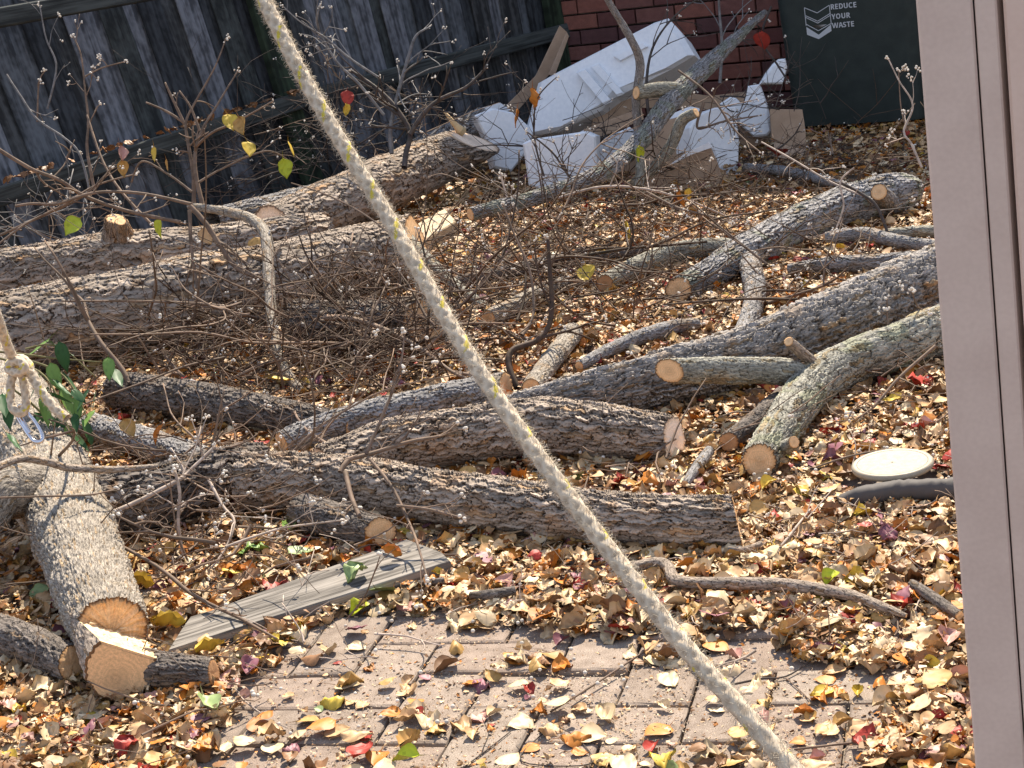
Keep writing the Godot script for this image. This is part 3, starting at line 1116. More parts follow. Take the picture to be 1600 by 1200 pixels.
	part(c, "face", moulded(Vector3(0.602, 0.265, -8.603), Vector3(1, 0, 0), Vector3(0, 0.985, -0.174), PackedVector2Array([Vector2(0, 0), Vector2(0.084, 0.035), Vector2(0.289, 0.079), Vector2(0.609, -0.01), Vector2(0.875, -0.013), Vector2(0.873, -0.079), Vector2(0.568, -0.077), Vector2(0.243, -0.02), Vector2(-0.014, -0.084)]), 0.02, 0.003), "cardboard")


func build_bin() -> void:
	var bl := Vector3(1.628, 0, -8.656)
	var br := Vector3(2.206, 0, -8.3)
	var e := (br - bl).normalized()
	var out := Vector3(-e.z, 0, e.x)
	var wide := (br - bl).length()
	var t := thing("wheelie_bin", "dark green wheelie bin lettered REDUCE YOUR WASTE beside the brick wall", "bin", bl)
	var rows := []
	var hs := [0.03, 0.06, 0.5, 1.0, 1.03, 1.04]
	var p := PackedVector3Array()
	var uv := PackedVector2Array()
	var col := PackedColorArray()
	var cols := 41
	var deep := 0.62
	for k in hs.size():
		var h: float = hs[k]
		var g := h * 0.045
		var hw := wide / 2 + g + (0.025 if k > 3 else 0.0)
		var hd := deep / 2 + g + (0.025 if k > 3 else 0.0)
		for s in cols:
			var q := s % 40
			var corner := q / 10
			var ang := PI / 2 * (corner + (q % 10) / 9.0)
			var rad := 0.07
			var cx := (hw - rad) * (1 if corner == 0 or corner == 3 else -1)
			var cy := (hd - rad) * (1 if corner < 2 else -1)
			var at := bl + e * (wide / 2) - out * (deep / 2) + e * (cx + rad * cos(ang)) + out * (cy + rad * sin(ang)) + Vector3.UP * h
			p.append(at)
			uv.append(Vector2(float(s) / 40, h))
			col.append(Color.WHITE)
	part(t, "body", grid_mesh(p, uv, col, hs.size(), cols), "bin_plastic")
	var tilt := (Vector3.UP + out * 0.045).normalized()
	var mid := bl + e * (wide / 2) - out * (deep / 2) + Vector3.UP * 1.04
	part(t, "lid", slab(mid - e * (wide / 2 + 0.09) + out * (deep / 2 + 0.09), mid + e * (wide / 2 + 0.09) + out * (deep / 2 + 0.09), mid - e * (wide / 2 + 0.09) - out * (deep / 2 + 0.09), 0.05, 0.015), "bin_plastic")
	for s in [-1.0, 1.0]:
		var wheel := CylinderMesh.new()
		wheel.top_radius = 0.1
		wheel.bottom_radius = 0.1
		wheel.height = 0.05
		wheel.radial_segments = 24
		var q := part(t, "wheel", wheel, "pipe_skin")
		var at: Vector3 = bl + e * (wide / 2 + s * (wide / 2 - 0.02)) - out * (deep + 0.01) + Vector3.UP * 0.1
		q.transform = Transform3D(Basis(out, e, Vector3.UP), at - t.position)
	# the print on its front
	var face := func(u: float, h: float) -> Vector3: return bl + e * u + Vector3.UP * h + out * (h * 0.045 + 0.0015)
	var font := SystemFont.new()
	font.font_names = PackedStringArray(["Droid Sans"])
	font.font_weight = 700
	var lines := ["REDUCE", "YOUR", "WASTE"]
	var marks := [Vector3(1.827, 0.607, -8.437), Vector3(1.827, 0.56, -8.424), Vector3(1.824, 0.517, -8.413)]
	for k in 3:
		var tm := TextMesh.new()
		tm.font = font
		tm.text = lines[k]
		tm.font_size = 32
		tm.pixel_size = 0.00113
		tm.depth = 0.0015
		tm.horizontal_alignment = HORIZONTAL_ALIGNMENT_LEFT
		tm.vertical_alignment = VERTICAL_ALIGNMENT_BOTTOM
		var q := part(t, "lettering", tm, "white_print")
		var at := on_plane(marks[k], bl, (out - Vector3.UP * 0.045).normalized())
		q.transform = Transform3D(Basis(e, tilt, out), at + out * 0.002 - t.position)
	var n := (out - Vector3.UP * 0.045).normalized()
	var st := SurfaceTool.new()
	st.begin(Mesh.PRIMITIVE_TRIANGLES)
	var q := func(a: Vector3) -> Vector3: return on_plane(a, bl, n) + out * 0.002
	# solid lower chevron, small filled dip, and the outlines above it
	var solid := [[Vector3(1.697, 0.549, -8.421), Vector3(1.753, 0.504, -8.409), Vector3(1.75, 0.483, -8.403), Vector3(1.695, 0.512, -8.411)], [Vector3(1.753, 0.504, -8.409), Vector3(1.82, 0.545, -8.42), Vector3(1.819, 0.514, -8.412), Vector3(1.75, 0.483, -8.403)], [Vector3(1.726, 0.552, -8.422), Vector3(1.8, 0.548, -8.421), Vector3(1.757, 0.532, -8.417), Vector3(1.756, 0.533, -8.417)]]
	for s in solid:
		for k in [0, 1, 2, 0, 2, 3]:
			st.add_vertex(q.call(s[k]))
	var lines2 := [[Vector3(1.7, 0.642, -8.446), Vector3(1.76, 0.609, -8.437)], [Vector3(1.76, 0.609, -8.437), Vector3(1.825, 0.638, -8.445)], [Vector3(1.7, 0.642, -8.446), Vector3(1.697, 0.555, -8.423)], [Vector3(1.825, 0.638, -8.445), Vector3(1.822, 0.545, -8.42)], [Vector3(1.698, 0.605, -8.436), Vector3(1.757, 0.569, -8.427)], [Vector3(1.757, 0.569, -8.427), Vector3(1.823, 0.598, -8.434)], [Vector3(1.698, 0.596, -8.434), Vector3(1.756, 0.56, -8.424)], [Vector3(1.756, 0.56, -8.424), Vector3(1.823, 0.589, -8.432)], [Vector3(1.698, 0.562, -8.425), Vector3(1.754, 0.523, -8.414)], [Vector3(1.754, 0.523, -8.414), Vector3(1.819, 0.549, -8.421)]]
	for s in lines2:
		var a: Vector3 = q.call(s[0])
		var b: Vector3 = q.call(s[1])
		var w := (b - a).cross(n).normalized() * 0.0018
		for v in [a - w, b - w, b + w, a - w, b + w, a + w]:
			st.add_vertex(v)
	st.generate_normals()
	part(t, "emblem", st.commit(), "white_print")


func on_plane(a: Vector3, at: Vector3, n: Vector3) -> Vector3:
	var eye := Vector3(0, 1.2, 0)
	var d := a - eye
	return eye + d * ((at - eye).dot(n) / d.dot(n))


# ------------------------------------------------------------------ logs
func build_logs() -> void:
	build_front_trunk()
	var g := "felled logs"
	log_piece("log", "thickest pale log lying behind the dangling knotted rope, ending beside the taut rope", "log", [Vector4(-1.779, 0.152, -5.258, 0.1399), Vector4(-1.521, 0.153, -5.398, 0.1413), Vector4(-1.234, 0.155, -5.455, 0.1427), Vector4(-1.031, 0.155, -5.539, 0.1427), Vector4(-0.786, 0.145, -5.68, 0.1329), Vector4(-0.533, 0.139, -5.908, 0.1265), Vector4(-0.279, 0.129, -6.118, 0.1166)], "bark_warm", 0.01, {"group": g, "knots": [[Vector3(-1.437, 0.03, -5.795), 0.09, 0.012], [Vector3(-1.024, 0.132, -5.926), 0.1, 0.014]], "cut_end": Vector3(0.85, 0.2, 0.5)})
	var t := log_piece("log", "second thick log behind the thickest one, with a splintered stump knob on top", "log", [Vector4(-2.209, 0.13, -6.618, 0.118), Vector4(-1.778, 0.131, -6.657, 0.1186), Vector4(-1.494, 0.131, -6.671, 0.1189), Vector4(-1.163, 0.116, -6.702, 0.1039), Vector4(-0.832, 0.107, -6.794, 0.0948), Vector4(-0.715, 0.093, -6.967, 0.0809)], "bark_warm", 0.009, {"group": g, "knots": [[Vector3(-1.446, 0.253, -6.477), 0.16, 0.05]]})
	limb(t, "stump_knob", [Vector4(-1.48, 0.164, -6.712, 0.0675), Vector4(-1.475, 0.241, -6.629, 0.0588), Vector4(-1.475, 0.314, -6.597, 0.0381)], "bark_warm", 0.007, {"lump": 0.35, "cut_end": Vector3(0.3, 0.9, 0.4), "tint_at": 0.0})
	limb(t, "stump_spur", [Vector4(-1.441, 0.237, -6.524, 0.0227), Vector4(-1.429, 0.285, -6.486, 0.0225), Vector4(-1.417, 0.319, -6.443, 0.0198)], "bark_warm", 0.003, {"lump": 0.3, "cut_end": Vector3(0.25, 0.9, 0.5)})
	t = log_piece("log", "log tilted upward with a splintered sunlit end in front of the foam", "log", [Vector4(-0.906, 0.134, -6.911, 0.1123), Vector4(-0.722, 0.143, -7.172, 0.1191), Vector4(-0.455, 0.172, -7.594, 0.1257), Vector4(-0.218, 0.201, -7.965, 0.1162), Vector4(-0.019, 0.231, -8.232, 0.0946)], "bark_warm", 0.009, {"group": g, "cut_end": Vector3(0.55, 0.8, 0.17), "min_dot": 0.36, "wood": "cut_wood_pale"})
	var sp := started()
	tube(sp, [Vector4(-0.075, 0.29, -8.196, 0.0282), Vector4(-0.101, 0.328, -8.175, 0.0156), Vector4(-0.152, 0.409, -8.176, 0.0031)], 6, 0.02, Color(0.62, 0.44, 0.24))
	part(t, "splinter", finished(sp), "twig_bark")
	log_piece("log", "grey log in the shade right behind the tilted splintered log", "log", [Vector4(-1.194, 0.17, -7.18, 0.0498), Vector4(-0.932, 0.135, -7.585, 0.0643), Vector4(-0.612, 0.094, -8.091, 0.081), Vector4(-0.294, 0.171, -8.526, 0.0817), Vector4(0.041, 0.254, -8.86, 0.0745)], "bark_grey", 0.007, {"group": g, "face_start": false})
	# right-hand pieces
	t = log_piece("forked_log", "forked grey log with two crooked side limbs, in the middle of the litter", "log", [Vector4(0.558, 0.052, -5.106, 0.0402), Vector4(0.681, 0.059, -5.243, 0.0474), Vector4(0.834, 0.07, -5.459, 0.0578), Vector4(1.176, 0.079, -5.889, 0.0667), Vector4(1.423, 0.087, -6.039, 0.0753), Vector4(1.528, 0.083, -6.097, 0.0713), Vector4(1.583, 0.065, -6.201, 0.0532)], "bark_grey", 0.007, {"cut_start": Vector3(-0.35, 0.15, 0.93), "tint": Color(0.8, 0.86, 0.66), "wood_start": "cut_wood", "wood": "cut_wood_old"})
	limb(t, "side_limb", [Vector4(0.867, 0.049, -5.534, 0.0369), Vector4(0.772, 0.048, -5.698, 0.0357), Vector4(0.637, 0.05, -5.7, 0.0379), Vector4(0.487, 0.049, -5.565, 0.0371), Vector4(0.348, 0.044, -5.38, 0.0317)], "bark_green", 0.005, {"cut_end": Vector3(-0.5, 0.1, 0.8), "wood": "cut_wood_old"})
	limb(t, "side_limb", [Vector4(0.836, 0.056, -5.44, 0.0384), Vector4(0.781, 0.051, -4.99, 0.0315), Vector4(0.7, 0.04, -4.646, 0.0276), Vector4(0.574, 0.037, -4.216, 0.0252)], "bark_grey", 0.005)
	limb(t, "sawn_knot", [Vector4(1.461, 0.062, -6.011, 0.0352), Vector4(1.422, 0.103, -5.919, 0.0346), Vector4(1.388, 0.138, -5.856, 0.0319)], "bark_grey", 0.003, {"cut_end": Vector3(-0.5, 0.4, 0.75)})
	log_piece("log", "long grey log running diagonally from the door frame toward the taut rope", "log", [Vector4(1.372, 0.109, -4.642, 0.0972), Vector4(1.076, 0.102, -4.43, 0.0895), Vector4(0.819, 0.094, -4.227, 0.0823), Vector4(0.571, 0.085, -4.071, 0.0731), Vector4(0.315, 0.077, -3.983, 0.0653), Vector4(0.119, 0.069, -3.946, 0.0568), Vector4(-0.011, 0.059, -3.918, 0.0471)], "bark_ash", 0.014, {"plates": 1.05, "group": g})
	log_piece("log", "arched log under the long diagonal one, its pale sawn end facing the lid", "log", [Vector4(-0.458, 0.068, -3.665, 0.056), Vector4(-0.319, 0.075, -3.743, 0.0631), Vector4(-0.136, 0.078, -3.756, 0.0663), Vector4(0.031, 0.08, -3.741, 0.0676), Vector4(0.189, 0.074, -3.653, 0.0617), Vector4(0.286, 0.066, -3.603, 0.0537), Vector4(0.346, 0.06, -3.571, 0.0475)], "bark_warm", 0.009, {"group": g, "cut_end": Vector3(0.8, 0.15, 0.55), "wood": "cut_wood_pale"})
	log_piece("log", "straight front log lying across the edge of the bare pavers", "log", [Vector4(-0.631, 0.079, -3.627, 0.0671), Vector4(-0.501, 0.077, -3.577, 0.0648), Vector4(-0.367, 0.073, -3.505, 0.0608), Vector4(-0.167, 0.069, -3.345, 0.0569), Vector4(0.03, 0.065, -3.197, 0.0533), Vector4(0.213, 0.061, -3.077, 0.049), Vector4(0.392, 0.059, -2.997, 0.0466)], "bark_warm", 0.0085, {"group": g, "cut_end": Vector3(0.95, 0.1, 0.1), "knots": [[Vector3(-0.457, 0.08, -3.582), 0.05, 0.012]]})
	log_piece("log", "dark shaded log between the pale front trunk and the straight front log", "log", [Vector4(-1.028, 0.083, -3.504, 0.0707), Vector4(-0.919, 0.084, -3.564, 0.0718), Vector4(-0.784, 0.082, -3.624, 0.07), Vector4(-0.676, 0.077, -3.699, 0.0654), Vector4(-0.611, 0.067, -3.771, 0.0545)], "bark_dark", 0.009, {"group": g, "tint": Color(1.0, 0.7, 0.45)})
	log_piece("log", "slim grey log poking out beneath the dark green leaves", "log", [Vector4(-1.16, 0.052, -4.403, 0.0402), Vector4(-0.98, 0.052, -4.187, 0.0401), Vector4(-0.874, 0.051, -4.053, 0.0389), Vector4(-0.772, 0.048, -3.93, 0.0362)], "bark_grey", 0.0045, {"group": g})
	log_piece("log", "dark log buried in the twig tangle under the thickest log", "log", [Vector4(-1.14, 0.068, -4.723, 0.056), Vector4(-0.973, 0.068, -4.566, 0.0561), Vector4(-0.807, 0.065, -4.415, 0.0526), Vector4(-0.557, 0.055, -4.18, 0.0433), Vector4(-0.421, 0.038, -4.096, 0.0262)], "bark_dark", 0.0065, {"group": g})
	log_piece("log", "slim log with a sawn end just behind the arched log, beside the taut rope", "log", [Vector4(-0.594, 0.043, -4.017, 0.0305), Vector4(-0.469, 0.05, -4.103, 0.0377), Vector4(-0.338, 0.052, -4.145, 0.0397), Vector4(-0.171, 0.052, -4.201, 0.0402), Vector4(-0.017, 0.046, -4.273, 0.034)], "bark_grey", 0.0055, {"group": g, "cut_end": Vector3(0.55, 0.1, 0.75)})
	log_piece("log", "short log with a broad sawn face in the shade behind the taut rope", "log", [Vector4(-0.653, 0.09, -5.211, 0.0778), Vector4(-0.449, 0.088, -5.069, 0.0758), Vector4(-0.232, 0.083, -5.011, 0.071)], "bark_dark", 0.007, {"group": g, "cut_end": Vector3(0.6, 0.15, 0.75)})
	t = log_piece("forked_limb", "green-tinged forked limb with four sawn ends, resting on the long diagonal log", "log", [Vector4(1.194, 0.077, -4.18, 0.0649), Vector4(0.969, 0.072, -4.028, 0.0595), Vector4(0.818, 0.067, -3.939, 0.0552), Vector4(0.707, 0.062, -3.809, 0.0504), Vector4(0.597, 0.057, -3.577, 0.0447), Vector4(0.5, 0.049, -3.368, 0.0369)], "bark_green", 0.006, {"cut_end": Vector3(-0.3, 0.15, 0.92), "tint": Color(0.9, 0.95, 0.78), "tint_at": 0.05})
	limb(t, "side_limb", [Vector4(0.719, 0.06, -3.835, 0.0308), Vector4(0.656, 0.103, -3.826, 0.0321), Vector4(0.531, 0.132, -3.803, 0.0319), Vector4(0.372, 0.159, -3.779, 0.0286)], "bark_green", 0.004, {"cut_end": Vector3(-0.6, 0.1, 0.78)})
	limb(t, "side_limb", [Vector4(0.719, -0.012, -4.075, 0.0294), Vector4(0.597, 0.041, -3.749, 0.0287), Vector4(0.528, 0.038, -3.641, 0.0264), Vector4(0.465, 0.035, -3.565, 0.023)], "bark_dark", 0.004, {"cut_end": Vector3(-0.4, 0.1, 0.9), "wood": "cut_wood_old"})
	limb(t, "stub", [Vector4(0.757, 0.075, -3.891, 0.0156), Vector4(0.713, 0.124, -3.853, 0.0138), Vector4(0.664, 0.181, -3.816, 0.0122)], "bark_warm", 0.0015, {"cut_end": Vector3(-0.5, 0.6, 0.6)})
	limb(t, "stub", [Vector4(0.56, 0.053, -3.419, 0.0152), Vector4(0.568, 0.069, -3.382, 0.0151), Vector4(0.576, 0.084, -3.355, 0.0136)], "bark_green", 0.0015, {"cut_end": Vector3(0.4, 0.3, 0.85)})
	log_piece("log", "stubby dark log end beside the weathered plank, its sawn face to the camera", "log", [Vector4(-0.492, 0.054, -3.431, 0.0417), Vector4(-0.388, 0.049, -3.33, 0.0365), Vector4(-0.311, 0.043, -3.261, 0.0305)], "bark_dark", 0.005, {"group": g, "cut_end": Vector3(0.35, 0.1, 0.92)})
	log_piece("log", "slim branch log with an oblique sawn end touching the front trunk", "log", [Vector4(-1.124, 0.051, -3.042, 0.0386), Vector4(-0.996, 0.048, -2.935, 0.0362), Vector4(-0.917, 0.046, -2.855, 0.0341), Vector4(-0.85, 0.044, -2.781, 0.0322)], "bark_dark", 0.0045, {"group": g, "cut_end": Vector3(0.9, 0.25, 0.45)})
	# thinner barked branches
	var h := "barked branches among the logs"
	log_piece("branch", "pale crooked branch hanging down in front of the thickest log", "branch", [Vector4(-1.039, 0.423, -5.85, 0.0112), Vector4(-0.9, 0.408, -5.71, 0.0154), Vector4(-0.793, 0.39, -5.569, 0.0172), Vector4(-0.733, 0.352, -5.41, 0.0188), Vector4(-0.717, 0.257, -5.209, 0.0183), Vector4(-0.703, 0.154, -5.007, 0.0157), Vector4(-0.673, 0.077, -4.811, 0.0152), Vector4(-0.603, 0.016, -4.62, 0.0128), Vector4(-0.504, -0.049, -4.428, 0.0106)], "bark_pale", 0.002, {"group": h, "plates": 0.4, "face_start": false})
	log_piece("branch", "mossy grey branch dropping from the end of the thickest log", "branch", [Vector4(-0.32, 0.18, -6.147, 0.0143), Vector4(-0.231, 0.108, -5.885, 0.0184), Vector4(-0.14, 0.054, -5.629, 0.0176), Vector4(-0.016, -0.012, -5.37, 0.0148)], "bark_green", 0.002, {"group": h, "plates": 0.4})
	t = log_piece("branch", "long lichen-grey branch slanting up over the foam to the brick wall", "branch", [Vector4(-0.072, 0.154, -6.502, 0.0252), Vector4(0.232, 0.16, -6.689, 0.0311), Vector4(0.489, 0.187, -6.903, 0.0346), Vector4(0.685, 0.268, -7.132, 0.0384), Vector4(0.862, 0.405, -7.317, 0.0447), Vector4(1.059, 0.51, -7.523, 0.0401), Vector4(1.229, 0.595, -7.716, 0.0234), Vector4(1.405, 0.686, -7.888, 0.0089)], "bark_grey", 0.006, {"group": h, "plates": 0.7, "tint": Color(0.85, 0.92, 0.75), "tint_at": 0.05, "face_end": false})
	limb(t, "stub", [Vector4(0.903, 0.432, -7.354, 0.0393), Vector4(0.809, 0.454, -7.308, 0.0335), Vector4(0.703, 0.459, -7.258, 0.0277)], "bark_green", 0.003, {"cut_end": Vector3(-0.8, 0.2, 0.4)})
	limb(t, "fork", [Vector4(0.704, 0.225, -7.35, 0.017), Vector4(0.706, 0.41, -7.337, 0.0196), Vector4(0.74, 0.574, -7.32, 0.0195), Vector4(0.707, 0.69, -7.279, 0.0165), Vector4(0.626, 0.865, -7.243, 0.0136), Vector4(0.604, 0.95, -7.183, 0.0108)], "bark_grey", 0.0015, {"plates": 0.4})
	limb(t, "fork", [Vector4(0.624, 0.078, -7.155, 0.0222), Vector4(0.724, 0.139, -7.12, 0.0248), Vector4(0.815, 0.24, -7.095, 0.0246), Vector4(0.863, 0.333, -7.068, 0.0244), Vector4(0.923, 0.367, -7.026, 0.0215)], "bark_green", 0.002, {"plates": 0.4})
	limb(t, "fork", [Vector4(0.66, 0.254, -7.047, 0.0163), Vector4(0.664, 0.204, -7.007, 0.0189), Vector4(0.641, 0.1, -6.953, 0.0215)], "bark_green", 0.0015, {"plates": 0.4, "face_end": false})
	log_piece("branch", "weathered split branch lying flat below the forked grey log", "branch", [Vector4(0.934, 0.04, -5.246, 0.0144), Vector4(1.061, 0.05, -5.179, 0.0245), Vector4(1.208, 0.052, -5.108, 0.0262), Vector4(1.408, 0.054, -5.028, 0.0277)], "bark_grey", 0.004, {"group": h, "plates": 0.9})
	log_piece("branch", "rough dark branch crossing under the forked grey log by the door frame", "branch", [Vector4(1.139, 0.046, -5.627, 0.0198), Vector4(1.262, 0.05, -5.582, 0.0241), Vector4(1.33, 0.047, -5.42, 0.0213), Vector4(1.429, 0.045, -5.241, 0.0186)], "bark_grey", 0.003, {"group": h})
	log_piece("branch", "thin greenish branch lying just behind the rough dark branch", "branch", [Vector4(1.325, 0.043, -5.57, 0.0175), Vector4(1.424, 0.046, -5.53, 0.0195), Vector4(1.537, 0.045, -5.467, 0.0193)], "bark_green", 0.002, {"group": h})
	log_piece("branch", "low grey branch lying between the foam and the forked grey log", "branch", [Vector4(1.17, 0.046, -7.422, 0.0201), Vector4(1.304, 0.048, -7.144, 0.0221), Vector4(1.409, 0.044, -6.737, 0.0183), Vector4(1.467, 0.036, -6.54, 0.0102)], "bark_grey", 0.002, {"group": h})
	log_piece("branch", "dark branch lying in the yellow litter behind the hooked twigs", "branch", [Vector4(-0.163, 0.046, -5.737, 0.0202), Vector4(0.008, 0.051, -5.756, 0.0248), Vector4(0.171, 0.051, -5.829, 0.0251), Vector4(0.334, 0.044, -5.867, 0.0184), Vector4(0.542, 0.04, -5.863, 0.0138)], "bark_dark", 0.0025, {"group": h})
	log_piece("branch", "short pale branch piece in the litter near the hooked twigs", "branch", [Vector4(-0.047, 0.054, -5.061, 0.0279), Vector4(0.033, 0.053, -5.184, 0.0265), Vector4(0.148, 0.049, -5.404, 0.0233), Vector4(0.241, 0.043, -5.519, 0.0173)], "bark_pale", 0.003, {"group": h})
	log_piece("branch", "sunlit bleached branch lying end-on in the litter behind the long diagonal log", "branch", [Vector4(0.048, 0.051, -4.194, 0.0251), Vector4(0.113, 0.054, -4.426, 0.0281), Vector4(0.196, 0.056, -4.716, 0.0299)], "bark_pale", 0.003, {"group": h})
	log_piece("branch", "grey knobbly branch half buried beside the bleached branch", "branch", [Vector4(0.188, 0.04, -4.39, 0.014), Vector4(0.278, 0.044, -4.499, 0.0179), Vector4(0.378, 0.048, -4.586, 0.0218), Vector4(0.478, 0.048, -4.645, 0.0221), Vector4(0.557, 0.041, -4.686, 0.0149)], "bark_grey", 0.003, {"group": h})
	log_piece("branch", "dark stick leaning on the slim log, ending near the arched log", "branch", [Vector4(-0.551, -0.089, -4.572, 0.011), Vector4(-0.451, -0.055, -4.685, 0.0131), Vector4(-0.381, -0.035, -4.794, 0.0133), Vector4(-0.329, -0.019, -4.876, 0.0116), Vector4(-0.254, 0.01, -4.961, 0.0078)], "bark_dark", 0.0015, {"group": h, "plates": 0.4})
	log_piece("branch", "long bare stick lying on the litter in front of the straight front log", "branch", [Vector4(0.172, 0.036, -2.895, 0.0095), Vector4(0.215, 0.037, -2.902, 0.0107), Vector4(0.239, 0.037, -2.881, 0.0107), Vector4(0.252, 0.036, -2.8, 0.0104), Vector4(0.347, 0.037, -2.754, 0.0114), Vector4(0.431, 0.037, -2.715, 0.0112), Vector4(0.517, 0.036, -2.646, 0.0099), Vector4(0.57, 0.033, -2.571, 0.0075), Vector4(0.595, 0.029, -2.539, 0.0032)], "bark_warm", 0.0015, {"group": h, "plates": 0.4, "tint_at": 0.9})
	log_piece("branch", "short dark stick at the foot of the door frame", "branch", [Vector4(0.636, 0.034, -2.655, 0.0077), Vector4(0.651, 0.036, -2.587, 0.0097), Vector4(0.673, 0.034, -2.5, 0.0084)], "bark_dark", 0.0015, {"group": h, "plates": 0.4})
	log_piece("branch", "crooked grey stick between the arched log and the sawn fork", "branch", [Vector4(0.333, 0.034, -3.328, 0.0081), Vector4(0.357, 0.037, -3.379, 0.011), Vector4(0.385, 0.039, -3.443, 0.0126), Vector4(0.414, 0.037, -3.518, 0.0114)], "bark_grey", 0.0015, {"group": h, "plates": 0.4})
	log_piece("branch", "smooth curved stick by the right end of the straight front log", "branch", [Vector4(0.361, 0.031, -2.929, 0.0048), Vector4(0.392, 0.032, -2.921, 0.006), Vector4(0.425, 0.032, -2.936, 0.006)], "bark_warm", 0.0005, {"group": h, "plates": 0.4})
	log_piece("branch", "short rotten stick lying in the litter below the taut rope", "branch", [Vector4(-0.13, 0.032, -2.88, 0.0059), Vector4(-0.088, 0.035, -2.863, 0.0094), Vector4(-0.046, 0.034, -2.869, 0.0083)], "bark_dark", 0.0015, {"group": h, "plates": 0.4})
	log_piece("branch", "small stick beside the far corner of the weathered plank", "branch", [Vector4(-0.261, 0.031, -2.978, 0.0049), Vector4(-0.221, 0.032, -2.973, 0.0061), Vector4(-0.178, 0.032, -2.971, 0.0061)], "bark_dark", 0.001, {"group": h, "plates": 0.4})
	log_piece("branch", "thick brown twig lying across the pale front trunk", "branch", [Vector4(-1.056, 0.304, -3.176, 0.0063), Vector4(-1.033, 0.308, -3.229, 0.0077), Vector4(-1.008, 0.299, -3.278, 0.0078), Vector4(-0.975, 0.272, -3.323, 0.008), Vector4(-0.944, 0.241, -3.366, 0.0081), Vector4(-0.863, 0.212, -3.41, 0.0068), Vector4(-0.784, 0.192, -3.457, 0.0055)], "bark_warm", 0.001, {"group": h, "plates": 0.4, "face_start": false})


